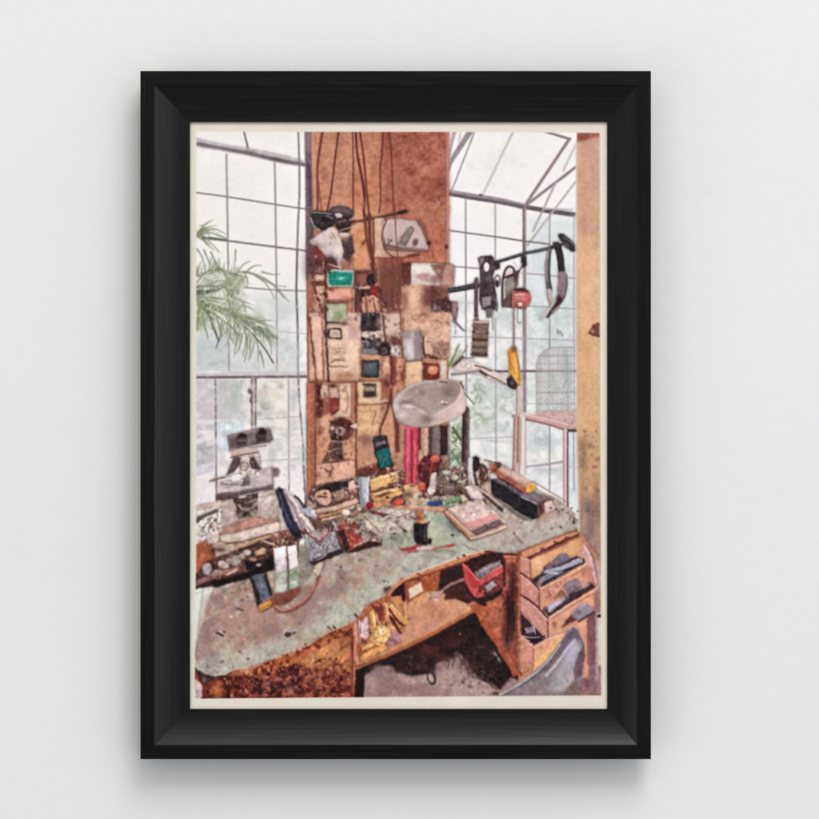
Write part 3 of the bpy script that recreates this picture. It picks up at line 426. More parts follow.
P('380 312 400 314 401 342 381 342', (206, 178, 166), b=2.4, n=(6, 'f')); S(386, 310, 6, 5, (116, 78, 74), .8); S(395, 336, 5, 4, (150, 112, 104), .7); P('402 332 422 331 422.6 361 406 362 403 350', (190, 178, 174), b=1.2, n=(4, 'f')); P('414 331.6 422 331 422.6 361 414 361', (152, 130, 128), b=1.8); P('401.6 331 411 331 411 339 402 339', (156, 138, 138), b=2); S(410, 350, 2.4, 9, (212, 204, 202), .8); L('420 332 421.4 342 422 360', 1.4, (120, 96, 94)); R(404, 360.6, 424, 362.6, (140, 108, 92), b=1.4)
P('391 345 401 345 401 358 391 358', (222, 206, 201), n=(5, 2)); E(393, 350, 2.4, 4.4, (130, 116, 120), ring=1.1); E(398, 350, 2.2, 3.6, (178, 160, 158), ring=1); P('392 336 401 340 402 346 392 344', (92, 58, 54), b=1.6, n=(8, 2))
L('381.4 290 382.4 310 384.6 334 386 345', 1.9, (96, 60, 54)); L('400.4 282 400.4 306 401 330', 1.5, (120, 74, 64)); L('376 284 380.6 292', 2, (92, 52, 48))
P('381 358 406 358 406 398 381 400', (176, 114, 88), b=1.4, n=(8, 'f')); P('383 358 390 358 388 382 382 380', (206, 154, 126), b=1.6); P('397 359 404 359 403 378 396 382', (206, 156, 132), b=1.6); S(386, 382, 4, 7, (84, 44, 38), .85); L('391.4 357 392 372 391 398 388 410', 3, (104, 52, 46)); L('394.6 357 395 378 394 400', 2, (130, 76, 62)); S(402, 374, 3, 8, (130, 66, 50), .7); P('392 386 406 380 406 398 392 402', (196, 142, 110), a=.8, b=2)
P('405.6 362 424 361 423 388 405 390', (216, 178, 142), b=1.2, n=(4, 'f')); L('411 376 416 374.6', 1, (178, 138, 110)); P('423 360 447 360 447 392 423 388', (204, 178, 160), b=1.2, n=(5, 'f')); P('423 362 432 360 440 362 440 378 428 381 423 378', (118, 56, 44), b=1.2, n=(7, 2)); E(432.6, 370, 5, 4.6, (212, 132, 102), b=1.6); S(431.4, 368, 2.6, 2, (232, 168, 138), .8); P('423 358 440 360 440 364 424 363', (190, 132, 104), b=1.3); S(437.4, 375, 2, 2, (78, 38, 34), .9)
# lower left of the board
P('307 383 357 383 357 505 307 512', (196, 142, 112), b=1, n=(7, 'f')); P('307 384 315.4 384 315 512 307 512', (168, 104, 78), b=1, n=(8, 'g')); L('315.6 384 315.2 470', 1.4, (118, 62, 50)); R(308, 384, 310, 500, (190, 130, 104), b=1.4, a=.6)
P('316.6 384 322 384 325 404 322 418 317 417', (82, 42, 40), n=(7, 2)); R(321, 385, 328.6, 399, (206, 168, 148), b=1, n=(6, 2)); P('322 398 329 399 329 412 324 415', (150, 84, 66)); P('329.6 398 340.4 397.4 340 413 330 415', (136, 60, 54), n=(5, 2)); S(332.6, 385.6, 4, 2, (60, 38, 36), .95); R(330, 388, 339, 397.6, (200, 160, 144)); P('340 384 351.6 384 350.6 417 332 417 339 410', (216, 180, 156), n=(4, 'f')); L('345 387 348 398 346 414', 1.6, (176, 128, 104)); L('342 390 347 386', 1.2, (170, 122, 98)); P('352 383 356 383 356 420 351.6 420', (192, 134, 104)); L('355.8 383 355.8 440 356.4 478', 1.8, (126, 72, 56))
S(324, 424, 6, 7, (212, 172, 142), .8); S(320, 428, 3, 2, (146, 84, 64), .8); E(341.6, 429.6, 12.2, 11, (92, 56, 54), n=(9, 2)); P('330 422 342 417.6 352 423 350 429 340 426 331 428', (82, 46, 44), n=(6, 2)); E(340, 431.6, 5.4, 5, (186, 156, 140), n=(14, 2)); S(332.4, 428, 2.6, 2, (226, 196, 176), .9); E(339.6, 430.8, 2, 2.4, (98, 70, 66)); S(346, 434, 4, 4, (74, 46, 46), .8); P('350 425.6 357 422.6 361 426 360 429 351 428', (232, 208, 188)); P('330 433 341 435 341 441 331 440', (62, 42, 42), n=(9, 2)); S(320, 432, 3, 2.6, (120, 66, 50), .9)
P('331 443 342 441 343.6 461 323 463', (134, 98, 84), n=(14, 2)); P('333 444 342 442 343 461 330 461', (94, 70, 62), b=2, n=(10, 2)); L('331 443 326.6 455 322.4 462', 1.4, (92, 58, 50)); S(340, 456, 2.4, 4.6, (50, 40, 42), .9); S(337, 447, 3, 2.4, (66, 50, 46), .8); L('328 452 338 448', .9, (176, 138, 118)); L('342 460.6 349 459.4', 1.4, (122, 76, 62)); S(322, 445, 4, 5, (166, 108, 86), .5); C('317 436 328 436 326 455 317 455', [(160, 108, 88), (214, 168, 142)], 40, .5, 1.3, a=.5); L('322.4 462.6 336 461.6', 1.4, (108, 66, 56))
P('315.6 465 355 461 355.6 486 336 483 316 488', (208, 162, 138), b=1.2, n=(5, 'f')); L('325 469 330 472 333 468', 1.8, (122, 70, 56)); E(330.4, 474.6, 1.9, 2, (108, 58, 48)); C('324 466 336 465 336 478 324 478', [(150, 98, 80), (180, 128, 106)], 20, .5, 1.2, a=.7); L('315.4 430 315.2 490', 1.2, (124, 70, 58))
# brown wall behind the telephone
SHADE = 0.9
P('357 405 394 404 400 470 398 482 357 482', (190, 142, 110), b=1.2, n=(6, 'f')); P('358 407 380 406 379 432 358 436', (212, 168, 126), b=2, n=(4, 'f')); L('376 411 372 425', 1.2, (150, 104, 78)); L('358 412 376 411', 1, (178, 132, 98)); S(370, 447, 6, 10, (164, 124, 112), .7); S(361, 455, 3, 14, (186, 132, 108), .7); P('357 470 372 464 396 462 394 474 372 480 357 480', (104, 60, 52), b=2.4, n=(7, 2)); S(368, 475, 8, 4, (82, 46, 44), .8); S(368, 440, 4, 4, (130, 88, 76), .7); S(390, 425, 2.4, 12, (206, 140, 112), .8); L('390.6 398 386.6 412 382 424 379.6 434', (2.6, 2), (104, 62, 52)); L('392 404 395 422 398 450', 2, (112, 60, 50)); S(397, 445, 2, 8, (108, 52, 44), .8); S(383, 408, 2.4, 2.6, (120, 90, 78), .7)
P('372.4 440 374 436.6 383 434.4 387 436 388.6 446 378 452 374.6 451', (52, 46, 52), n=(5, 2)); P('375.4 443 386 440.4 386.4 443.4 376.4 446.6', (116, 106, 106)); P('374 449 388.6 445.4 392.4 465.6 379.4 470.6', (38, 42, 50)); P('375.6 451.4 388.6 447.4 391.6 464.4 380.6 468', (18, 104, 106), n=(9, 2)); C('376 452 389 448 391 464 380 468', [(10, 78, 86), (40, 126, 124)], 70, .4, 1.2, a=.7)
S(407, 300, 3, 12, (140, 92, 76), .7); S(414, 300, 6, 12, (222, 180, 150), .8); S(424, 298, 4, 12, (140, 94, 80), .8); S(436, 293, 9, 5, (96, 60, 56), .8); S(440, 305, 10, 4, (74, 52, 60), .7); S(391, 275, 9, 12, (112, 72, 62), .7); S(386, 300, 3, 8, (122, 82, 74), .6); S(393, 325, 7, 8, (214, 186, 174), .6); S(393, 340, 5, 3, (128, 92, 86), .7); S(345, 319, 10, 1.6, (140, 100, 80), .6); S(316, 250, 5, 8, (96, 48, 46), .7); S(330, 258, 6, 4, (70, 44, 46), .7); S(348, 256, 4, 6, (70, 52, 54), .6); S(312, 232, 2.4, 8, (74, 62, 74), .7); S(331, 222, 4, 3, (50, 42, 50), .7); S(353, 222, 3, 3, (70, 52, 50), .7); S(345, 236, 4, 2, (226, 206, 196), .6); S(358, 290, 2.4, 8, (60, 42, 44), .7); S(366, 320, 3, 3, (30, 26, 32), .8); S(374, 345, 5, 4, (60, 52, 62), .6); S(387, 345, 3, 4, (40, 34, 40), .8)
# loose scraps and strokes, then soft shade painted between the pinned things
C('309 206 352 206 354 268 330 264 310 268', [(64, 42, 42), (96, 58, 50), (48, 38, 44), (150, 104, 84)], 36, .6, 2.0, a=.35, el=.25, b=1)
C('310 256 330 258 328 312 310 312', [(70, 42, 40), (110, 66, 54), (220, 186, 164), (150, 100, 80)], 90, .6, 2.4, a=.6, el=.3, b=1)
C('353 284 382 284 384 358 353 318', [(52, 36, 40), (92, 56, 50), (214, 178, 156), (140, 92, 76), (70, 50, 56)], 130, .6, 2.2, a=.5, el=.3, b=1)
C('380 300 404 300 406 404 380 404', [(96, 58, 50), (70, 40, 38), (224, 190, 168), (158, 106, 84), (120, 76, 64)], 150, .7, 2.6, a=.5, rot=90, el=.25, b=1.1)
C('316 384 357 384 357 490 316 490', [(110, 62, 50), (150, 98, 78), (228, 196, 168), (80, 46, 42), (180, 126, 100)], 190, .6, 2.4, a=.42, el=.3, b=1.1)
C('358 406 398 406 402 478 358 478', [(140, 90, 70), (222, 178, 140), (110, 66, 54), (176, 124, 96)], 110, .7, 2.8, a=.38, el=.3, b=1.2)
C('404 286 449 286 449 358 424 360 404 330', [(150, 104, 82), (224, 186, 156), (120, 76, 62), (188, 142, 114)], 150, .6, 2.2, a=.38, el=.35, b=1)
C('309 314 361 314 361 382 309 382', [(232, 198, 168), (190, 144, 118), (206, 166, 138)], 90, 1, 3.4, a=.3, b=2)
for x, y, rx, ry, c, a_ in [(318, 263, 5, 4, (60, 40, 42), .7), (312, 275, 3, 5, (84, 54, 50), .6), (333, 262, 5, 3, (70, 44, 42), .7), (350, 262, 3, 5, (90, 56, 48), .6), (357, 303, 3, 7, (78, 48, 44), .6), (328, 301, 3, 2, (96, 56, 46), .7), (345, 324, 6, 2, (120, 78, 60), .6), (380, 350, 3, 4, (52, 36, 38), .7), (393, 341, 4, 3, (92, 60, 54), .7), (400, 345, 2, 8, (110, 70, 60), .6), (404, 372, 1.6, 12, (120, 70, 54), .7), (424, 372, 1.6, 8, (84, 46, 38), .7), (442, 366, 3, 6, (226, 200, 180), .6), (360, 358, 2, 12, (140, 92, 70), .5), (356, 395, 2, 12, (110, 62, 48), .7), (364, 440, 4, 8, (132, 92, 78), .6), (396, 470, 4, 6, (80, 46, 42), .7), (430, 298, 6, 6, (100, 62, 56), .6), (452, 276, 2, 8, (150, 112, 104), .6), (409, 264, 3, 2, (78, 44, 42), .7), (446, 300, 4, 3, (60, 42, 50), .7), (318, 420, 3, 12, (120, 72, 56), .5), (352, 440, 2, 16, (160, 108, 84), .5), (326, 478, 8, 2, (170, 122, 98), .6), (344, 482, 8, 2, (160, 112, 90), .5)]: S(x, y, rx, ry, c, a_)
# straps, tools and pouches hung across the right window
L('449.4 290.4 462 288.4 477 285.2', (5, 5.6), (78, 76, 100), n=(5, 2), b=.9, sm=0); L('449.6 292.2 478 287.4', 1.4, (54, 48, 62)); S(476, 284, 3, 4, (64, 48, 58), .8)
L('494 262.6 510 258 524 253.6 540 250.4 552 247.4', (2.8, 3.4), (86, 88, 112), n=(4, 2)); L('497 263 520 256', 1, (60, 56, 70)); L('552 247 562 244.4', 2.6, (62, 64, 84))
P('478 258.6 480.6 256.4 491 255.2 493.6 257.6 494 261 500 263.6 500 268.4 495 270.4 493 276 494.6 284 496.6 296 497.4 303 495.6 309.6 488 312 482 309 479 300 480 280 479.6 265', (74, 62, 71), n=(9, 2)); P('479 258 484 257 484 262 480 266', (138, 124, 130)); E(486.4, 267, 3, 4.8, (226, 220, 224)); P('481.6 297 491.4 296 491 305 482.6 308', (140, 130, 130), n=(5, 2)); S(489, 278, 3, 4, (112, 98, 104), .7); S(485, 286, 3, 5, (54, 44, 52), .8); L('476.6 279 476 300 476.4 320', (3.6, 4), (96, 78, 90), n=(4, 2)); S(496, 264, 3, 2.6, (52, 42, 50), .8); P('485 309 494 309 492 317 487 318', (112, 102, 112)); L('492.4 312 493 330', 2, (152, 146, 156), a=.8)
E(497.6, 280.6, 3, 6.4, (214, 208, 212)); E(497.4, 281, 2.6, 5.6, (84, 72, 80), ring=1.3); L('495.6 300 497.6 306 496.6 311', 1.8, (112, 98, 106)); E(497.2, 283, 1.6, 3, (52, 40, 48))
L('502.6 305 502.4 285 504.6 272 508.6 266.6 513 268 514.4 272', 2.2, (74, 66, 74)); E(508.4, 273.4, 3, 4, (222, 202, 202)); P('504.6 282 509 276 515 273 518 274 517.4 285 516 289.6 511 291 505.6 300', (138, 128, 120), n=(9, 2)); L('505 277.6 513 274.6 518.6 271.6', 2, (60, 48, 54)); P('513.4 272 518.6 270.4 518 284 514.6 287', (92, 70, 74), n=(8, 2)); P('502 303 507 296 513 290 512.6 308 502 307', (98, 80, 84), n=(6, 2)); P('521 255.6 526.4 256.4 526.6 265 523.6 267.6 521 265.6', (54, 42, 50)); L('522 266 519.6 270.4 515 273', 1.4, (84, 70, 78)); L('514 262 518 268 522 264', 1.1, (190, 180, 186)); S(512, 285, 2.6, 4, (160, 152, 138), .7)
E(521.4, 298.4, 9.6, 10.4, (176, 94, 88), n=(8, 2)); P('512.6 290.6 516 288 523 288 529 292', (66, 50, 54)); P('512.8 291.6 525.6 291.4 525.4 308 512.8 307.6', (170, 88, 80), n=(6, 2)); E(525.6, 299, 3, 7, (206, 112, 104), a=.6, b=2)
L('515.4 294.8 524.4 294.4', 1.6, (222, 178, 168)); L('515 297.6 524.6 297.4', 1.1, (214, 164, 156), a=.9); L('515.4 300 524 300', 1, (206, 150, 142), a=.8); P('517.4 302.4 522.6 302.4 522 306.4 518.4 306.4', (232, 206, 196)); L('512.8 291 512.8 308', 1, (214, 150, 138), a=.7)
L('513.6 308 513.8 350', 2, (162, 136, 134)); L('517.6 309 517.8 322 520.6 322.4', 1, (120, 110, 110)); L('523 308 523.6 332', 1.4, (130, 118, 126), a=.8)
P('558 235.4 559.4 233.6 563.6 234 571 240 578 247.6 577 251 571.6 251.6 566.4 248 560 240', (62, 60, 68), n=(6, 2)); L('563 236.4 571 242 577 249', 1.4, (110, 106, 112)); S(561, 236, 2, 1.6, (50, 40, 44), .9); P('552.6 242.4 558.4 241.6 559.4 246 553.4 247', (72, 68, 76)); S(566, 246, 3, 2, (96, 100, 116), .7)
L('549.6 250 547.4 264 547.6 278 549.4 290', (4.4, 5.4), (110, 106, 118), n=(5, 2)); L('548 252 546.2 266 546.6 280', 1.2, (168, 162, 172)); L('550 252 549.4 276 551 289', 1.3, (66, 62, 76)); L('549 291 549.8 298 552 303 556.4 306.4', (5, 4), (190, 176, 170), n=(3, 2)); L('547.4 291 548 299 551 304', 1, (140, 122, 120))
L('557.6 246.4 560 256 561.6 270', (7, 6.6), (52, 46, 60), n=(4, 2)); P('558.4 271.6 565 271 567.2 283 566 295 561 304 557 303.4 557.4 290', (142, 121, 130), sm=0, n=(4, 2)); L('566.4 274 567 286 564 298', 1.2, (104, 86, 98)); L('560 300 556 306 551.4 312 547.4 317', (5, 1.8), (62, 48, 56)); S(558.6, 299, 3, 3, (48, 38, 44), .9); L('558 307 552 312', 2.4, (150, 126, 130)); L('549 309 540.4 319', 2.6, (204, 198, 196), b=1.2)
L('476 318 477 322', 3, (150, 128, 130)); P('473.4 320.6 488.6 322 487.2 357.4 471.4 356.4', (114, 96, 88), n=(7, 2)); P('474 320.6 488.4 321.6 488.2 323.6 473.8 323', (206, 182, 160))
for y, h, c in [(326, 3, (122, 104, 98)), (332.6, 2.4, (84, 66, 58)), (336.4, 2, (130, 108, 98)), (340, 2, (70, 54, 48)), (344, 3, (136, 120, 110)), (347.4, 1.2, (74, 58, 54)), (350.6, 2.6, (138, 122, 116)), (354.6, 2.6, (72, 58, 58))]: L([473.4-(y-322)*.05, y-.6, 487.8-(y-322)*.03, y], h, c, a=.85)
L('476 332 485 332.2', 1.2, (164, 140, 126)); C('473 324 487 324 487 356 472 356', [(88, 70, 62), (160, 140, 128)], 60, .4, .9, a=.5)
P('507.6 351 510 348.6 515.6 348.4 517 353 517.6 361 521.6 374 520.6 384 519.4 392 516 388 511 380 508.6 372', (220, 154, 62), n=(5, 2)); P('512 362 516.6 358 520 372 518 384 513 376', (236, 182, 100), b=2, a=.7); L('516.6 354 519 368 518.4 380', 1.4, (160, 120, 60)); L('509 352 510.6 370', 1.8, (190, 118, 48)); L('511 362 515 374', 1.2, (190, 124, 50)); P('511.6 347 516 346.6 516 351 512 351.6', (140, 100, 80)); P('506.4 379 511 375 518.6 386 519.4 389 513 389.4 507.6 386', (62, 52, 62), n=(8, 2)); S(512, 383, 2, 1.6, (110, 98, 112), .8)
P('452 370 456 361 462 358.6 472 360.6 484 366.6 496 371.6 507 376 506 385 492 379.6 479 374.4 466 372', (218, 202, 197), b=1.2, n=(6, 2)); L('475 365.6 483 367.4 491 371', 1.6, (112, 90, 86)); L('478 370.6 487 374.6 496 379 506 384.4', 1.5, (126, 104, 100)); L('480 371 486 375', 2.6, (92, 68, 66)); L('452 374.4 466 373 479 370.6', 2.4, (160, 146, 148)); L('460 358.4 470 357.8 474 358', 1.2, (130, 116, 116)); E(463, 363.6, 3, 3.4, (186, 164, 160), ring=1); E(468.6, 366, 2.2, 2, (236, 226, 220))
L('449.6 366 453 358 459 344.6', (3, 1.2), (124, 146, 92)); L('452 366 457 357 460.6 351', (2, .9), (178, 190, 158)); L('453.4 365.6 459 360.4 463 356.6', (3.4, 2), (98, 88, 78)); L('459 358 464 352 467 346', 1.4, (136, 126, 114)); S(451, 366, 3, 3, (150, 146, 120), .6)
# bird cage on its shelf
SHADE = 0.4
P('536.6 414 536.6 366 539 357 545 351 553 347.6 575 347.4 575 416', (206, 204, 200), a=.5, n=(5, 2)); S(546, 356, 6, 5, (176, 178, 176), .7); S(552, 377, 4, 5, (160, 182, 158), .7); S(568, 372, 4, 18, (182, 192, 200), .7); S(548, 395, 8, 10, (186, 190, 184), .6)
x = 537.4
while x < 575:
    y0 = 347.6+max(0, (550-x))**2*.085; L([x, y0, x, 414], .75, [(148, 142, 142), (174, 168, 168), (132, 126, 130)][rs.randint(3)], a=.7, b=.8); x += 1.5+rs.rand()*.6
for y, a in ((356, .5), (364, .4), (371.4, .8), (382, .3), (392.6, .8), (404, .5)): L([537, y, 575, y-.4], 1, (140, 134, 134), a=a)
L('536.6 412 536.4 368 539 357 545 351 553 347.6 575 347.2', 1.1, (164, 152, 152), a=.8); C('537 380 575 375 575 412 538 412', [(226, 224, 220), (150, 152, 150)], 240, .4, 1, a=.5); L('568 356 568.4 410', 2, (162, 172, 182), a=.7)
P('535 412 576 410 577 430 566 427 540 420', (200, 168, 164), b=1.1, n=(7, 2)); C('536 412 576 411 576 424 545 420', [(168, 130, 130), (222, 196, 192)], 150, .4, 1.1, a=.7); P('520 414.6 536 415 576 424.6 577.6 428 566 430 545 424 520 418.6', (198, 163, 156), b=1, n=(5, 2)); L('520.6 418.6 545 423.6 567 430.6', 1.8, (142, 104, 100)); L('567 430.4 577 430.6', 2.6, (86, 58, 58)); L('521 414.4 545 418.6 568 424.6', 1, (228, 202, 196))
L('565.4 431 565.6 470 566.4 511', 4.4, (214, 192, 188)); L('563.6 431 563.8 505', 1.3, (172, 144, 140)); L('567.6 432 567.6 470 567.8 513', 1.7, (116, 86, 86)); 
P('517 386 521.4 386 521 420 516.6 420', (206, 186, 180), b=1); L('517 388 516.4 420', 1.1, (156, 130, 126)); P('513.6 419 520 414 521 474 512 470', (196, 164, 158), b=1, n=(5, 2)); P('520 414 525.4 417 525.6 476 520 475', (224, 212, 206), b=1); L('514.4 418 513.4 470', 1.6, (146, 120, 118)); L('518.4 417 517.4 462', 1.7, (146, 106, 102)); L('521.4 417 520 466', 1, (168, 142, 138)); L('525.2 418 525.4 474', 1.2, (176, 164, 164)); S(513.4, 416, 1.6, 1.4, (100, 84, 84), .8)
# timber column at the right edge
SHADE = 0.0
KEEP = INK.copy()
P('577 125 604 125 604 700 580 700 577.4 420', (212, 168, 132), b=1, n=(4, 'f')); R(576, 125, 604, 240, (198, 155, 133), b=16, a=.9, n=(4, 'f')); S(590, 150, 6, 12, (192, 154, 142), .7); P('560 130 604 130 604 136 588 139 578 142 566 138', (168, 106, 90), b=2.4, n=(6, 2)); S(584, 137, 6, 4, (140, 76, 62), .8); R(576, 240, 604, 330, (217, 174, 136), b=14, a=.8, n=(4, 'f')); R(576, 330, 604, 440, (211, 168, 120), b=12, a=.9, n=(5, 'f')); R(577, 440, 604, 530, (188, 152, 116), b=10, a=.9, n=(8, 'f')); R(577, 500, 604, 720, (150, 122, 110), b=14, a=.9, n=(8, 'f'))
for x, y, rx, ry, c in [(583, 446, 4, 8, (150, 118, 92)), (583, 462, 4, 8, (136, 112, 100)), (595, 455, 5, 10, (206, 164, 118)), (595, 470, 5, 6, (204, 164, 120)), (584, 487, 4, 8, (166, 132, 104)), (596, 492, 3, 8, (150, 116, 94)), (588, 510, 5, 10, (128, 106, 104)), (597, 512, 3, 10, (140, 116, 106)), (586, 478, 2, 8, (186, 150, 116)), (590, 530, 4, 12, (136, 116, 114)), (597, 535, 3, 14, (168, 142, 126)), (584, 520, 3, 8, (176, 148, 132)), (594, 360, 4, 12, (222, 180, 136)), (585, 385, 3, 8, (204, 160, 116)), (588, 290, 6, 10, (224, 184, 146)), (596, 205, 4, 14, (206, 164, 136)), (584, 225, 3, 10, (186, 142, 120))]: S(x, y, rx, ry, c, .75)
C('578 430 600 430 600 600 580 600', [(120, 92, 80), (196, 160, 126), (150, 118, 98), (110, 92, 92)], 190, .6, 2.6, a=.35, rot=90, el=.3)
q = np.clip((576.9+np.clip(GY-420, 0, 200)*.018-GX)*1.1+.5, 0, 1)[..., None]; INK = INK*(1-q)+KEEP*q
L('576.8 142 576.8 300 577 430 579 500 580 560', 1.5, (196, 172, 160), b=1.3); L('576 140 575.6 330', 1.2, (206, 200, 198), a=.7); P('588 331.6 592 327 592.4 324 596 323.6 597 322 600 323 600 337.4 592 336', (138, 94, 82), n=(14, 2)); S(596, 328, 2, 2, (84, 54, 50), .7); L('588.6 333 599 336.4', 1.3, (100, 62, 56))
# ---- work bench
P('312 486 360 476 420 470 470 462 500 470 480 500 420 525 380 548 330 545 298 532 302 512', (104, 74, 67), b=2.4, n=(12, 'f')); P('312 486 360 476 420 470 470 462 500 470 480 500 420 525 380 548 330 545 298 532 302 512', (186, 156, 138), b=2.4, a=.8, k=('i', .5, .5))
DT = '203 588 214 585 262 566 300 548 345 520 375 508 420 500 450 492 480 468 500 462 540 490 560 500 574 513 578 522 578 533 560 535 540 544 527 551 512 553.6 500 552.6 487 550 478 551 465 554.6 450 559.4 430 567 410 574 397 582.4 388 592 378 600 368 605 362 611 358 619 350 623.6 335 630 325 635 310 645.6 300 650 280 657.6 266 664 252 669.6 237 669.6 225 674.6 215 677 203 674.4 194.6 670 194.4 652 198 640 205 612 213 586'
R(190, 560, 215, 655, (218, 221, 212), b=3, n=(3, 8)); L('196 594 212 588', 1.6, (178, 190, 180), b=1.4); S(202, 607, 4, 16, (228, 230, 222), .7)
P(DT, (188, 186, 170), b=1.1, n=(6, 'f'), mix=((172, 150, 140), 'c', .35, 1.2))
def clipS(lst):
    for x, y, rx, ry, c, a in lst: S(x, y, rx, ry, c, a, n=(5, 'f'))
P('206 600 230 586 300 586 318 600 300 630 262 642 215 652 200 644', (169, 140, 130), b=12, a=.85, n=(7, 'f'), mix=((190, 160, 146), 'c', .2, 1.5))
P('420 512 470 540 500 548 470 553 425 566 392 586 372 600 330 628 305 642 310 615 350 590 390 566', (189, 197, 179), b=8, a=.85, n=(5, 'f'), mix=((206, 208, 190), 'c', .4, 1.2))
P('430 540 500 512 540 495 575 515 577 530 545 540 515 551 480 549', (190, 187, 177), b=6, a=.8, n=(6, 'f'), mix=((206, 202, 194), 'c', .2, 1))
clipS([(214, 600, 6, 10, (178, 158, 148), .7), (212, 622, 8, 12, (166, 140, 138), .8), (203, 640, 5, 8, (160, 146, 146), .7), (210, 655, 8, 3, (136, 124, 134), .75), (206, 664, 6, 6, (178, 180, 184), .8), (222, 640, 10, 6, (186, 176, 160), .8), (232, 650, 12, 8, (196, 196, 176), .9), (220, 662, 12, 8, (182, 188, 178), .9), (245, 658, 12, 8, (200, 202, 184), .9), (240, 670, 10, 4, (206, 205, 186), .8), (266, 652, 8, 6, (186, 184, 178), .7), (270, 655, 3, 3, (160, 152, 150), .6), (292, 645, 12, 6, (190, 198, 186), .9), (282, 634, 8, 6, (184, 186, 176), .8), (262, 636, 10, 5, (172, 140, 130), .8), (250, 618, 12, 8, (184, 150, 132), .8), (232, 622, 9, 7, (176, 148, 136), .8), (272, 622, 10, 6, (178, 148, 136), .8), (290, 622, 5, 10, (196, 186, 180), .7), (297, 616, 4, 8, (206, 196, 190), .6), (315, 612, 8, 7, (166, 138, 134), .8), (324, 608, 6, 8, (158, 134, 132), .75), (305, 622, 7, 5, (176, 150, 142), .7), (328, 596, 6, 8, (178, 178, 168), .8), (334, 590, 5, 6, (150, 138, 132), .6), (345, 585, 10, 8, (182, 186, 166), .7), (340, 618, 10, 8, (196, 204, 186), .85), (352, 606, 10, 8, (190, 200, 172), .8), (368, 592, 8, 6, (188, 196, 176), .8), (375, 578, 8, 5, (176, 174, 158), .7), (330, 568, 8, 7, (178, 152, 142), .8), (345, 574, 5, 4, (146, 118, 108), .7), (355, 560, 10, 5, (160, 134, 124), .8), (375, 556, 10, 5, (172, 160, 142), .8), (365, 553, 5, 3, (140, 112, 104), .6), (392, 555, 10, 6, (186, 180, 166), .8), (385, 570, 8, 5, (166, 150, 138), .6), (400, 562, 8, 5, (182, 188, 172), .8), (305, 600, 5, 6, (190, 180, 172), .6), (225, 592, 8, 5, (160, 152, 138), .8), (240, 586, 7, 6, (150, 146, 130), .8), (216, 590, 4, 6, (170, 158, 146), .6), (430, 556, 10, 4, (180, 190, 174), .8), (450, 551, 8, 4, (168, 182, 164), .7), (468, 546, 10, 4, (184, 190, 178), .8), (520, 530, 14, 8, (198, 194, 184), .8), (505, 540, 14, 5, (196, 192, 184), .8), (540, 518, 7, 5, (180, 162, 148), .7), (550, 512, 7, 5, (176, 152, 138), .7), (560, 520, 10, 5, (206, 200, 194), .7), (535, 535, 10, 5, (186, 184, 176), .7), (515, 520, 8, 6, (182, 178, 166), .7), (500, 524, 6, 6, (206, 202, 190), .7)])
C(DT, [(150, 134, 126), (204, 204, 190), (164, 150, 140), (180, 190, 172), (140, 124, 118)], 380, .5, 2.2, a=.22)
P(DT, (150, 126, 116), b=1.5, a=.38, k=('j', .9, .9)); P(DT, (208, 202, 190), b=1.5, a=.45, k=('j', -.9, -.9)); P(DT, (204, 200, 186), b=1.5, a=.3, k=('i', .95, .7)); P(DT, (136, 118, 110), b=1.5, a=.32, k=('h', 1.05, .5)); P(DT, (180, 154, 142), b=1.5, a=.45, k=('c', .5, .7))
P('206 600 230 586 300 586 340 560 380 552 372 580 318 600 300 630 262 642 215 652 200 644', (186, 148, 132), b=8, a=.6, k=('j', .3, .8)); P('206 600 230 586 300 586 340 560 380 552 372 580 318 600 300 630 262 642 215 652 200 644', (142, 118, 114), b=8, a=.5, k=('c', .5, .6))
L('203 588 196 655', 2, (150, 132, 126), b=2, a=.5); P('194 640 215 650 230 668 215 678 194 670', (160, 150, 152), b=6, a=.4, k=('j', 0, 1))
for x, y, r, c in [(217, 633, 1.4, 40), (224, 632.6, 1.6, 44), (240, 651.6, 1.2, 60), (248, 659, 1.3, 60), (222, 662, 2.4, 118), (232, 637, 2, 130), (288, 634.6, 3.8, 52), (294, 633, 2.6, 104), (341, 567, 1.6, 90), (336.5, 565, 1.2, 100), (342, 578, 2.2, 110), (360, 560, 1.8, 110), (376, 566, 1.6, 120), (384, 581, 1, 70), (388, 582, .9, 60), (389, 588, 2, 60), (386, 589, 1.4, 60), (239, 609, 1.6, 96), (242, 600, 2.4, 116), (247, 597, 2, 110), (561, 527, 1.7, 84), (552, 528, 1.4, 120), (532, 531, 1.2, 120), (522, 522.6, 1.1, 90), (513.6, 533, 1.3, 70), (453, 535, 1.3, 80), (447, 527, 1, 110), (510, 548, 1, 150), (384, 582, .9, 60), (390, 565, 1.8, 140), (398, 564, 1.2, 130), (300, 623, 3, 128), (303, 620, 2, 132)]:
    E(x, y, r, r*.65, (c+8, c-4, c-6), rot=rs.randn()*30, a=.85)
L('217.6 632.6 223 635.6', 1.6, (52, 44, 44)); L('220 631.6 224 634', .9, (226, 214, 206)); L('236 609 243 610.6', 1.8, (104, 92, 84)); E(231, 617, 2.2, 1.6, (214, 192, 180)); L('514 533 518 539 523 543', .9, (120, 112, 106)); L('508 520 511 515 520 510', .9, (150, 142, 132)); L('230 584 226 587', 2.4, (214, 206, 196)); L('462 544 472 549 480 551.6', 1.2, (140, 142, 136)); L('456 542 468 550', 1, (206, 206, 198)); C('560 505 578 510 578 522 566 520', [(110, 96, 94), (214, 206, 200), (150, 138, 132)], 60, .5, 1.2); E(574, 522, 1.6, 2, (92, 76, 74)); L('566 513 576 520', 1, (110, 100, 96), a=.7)
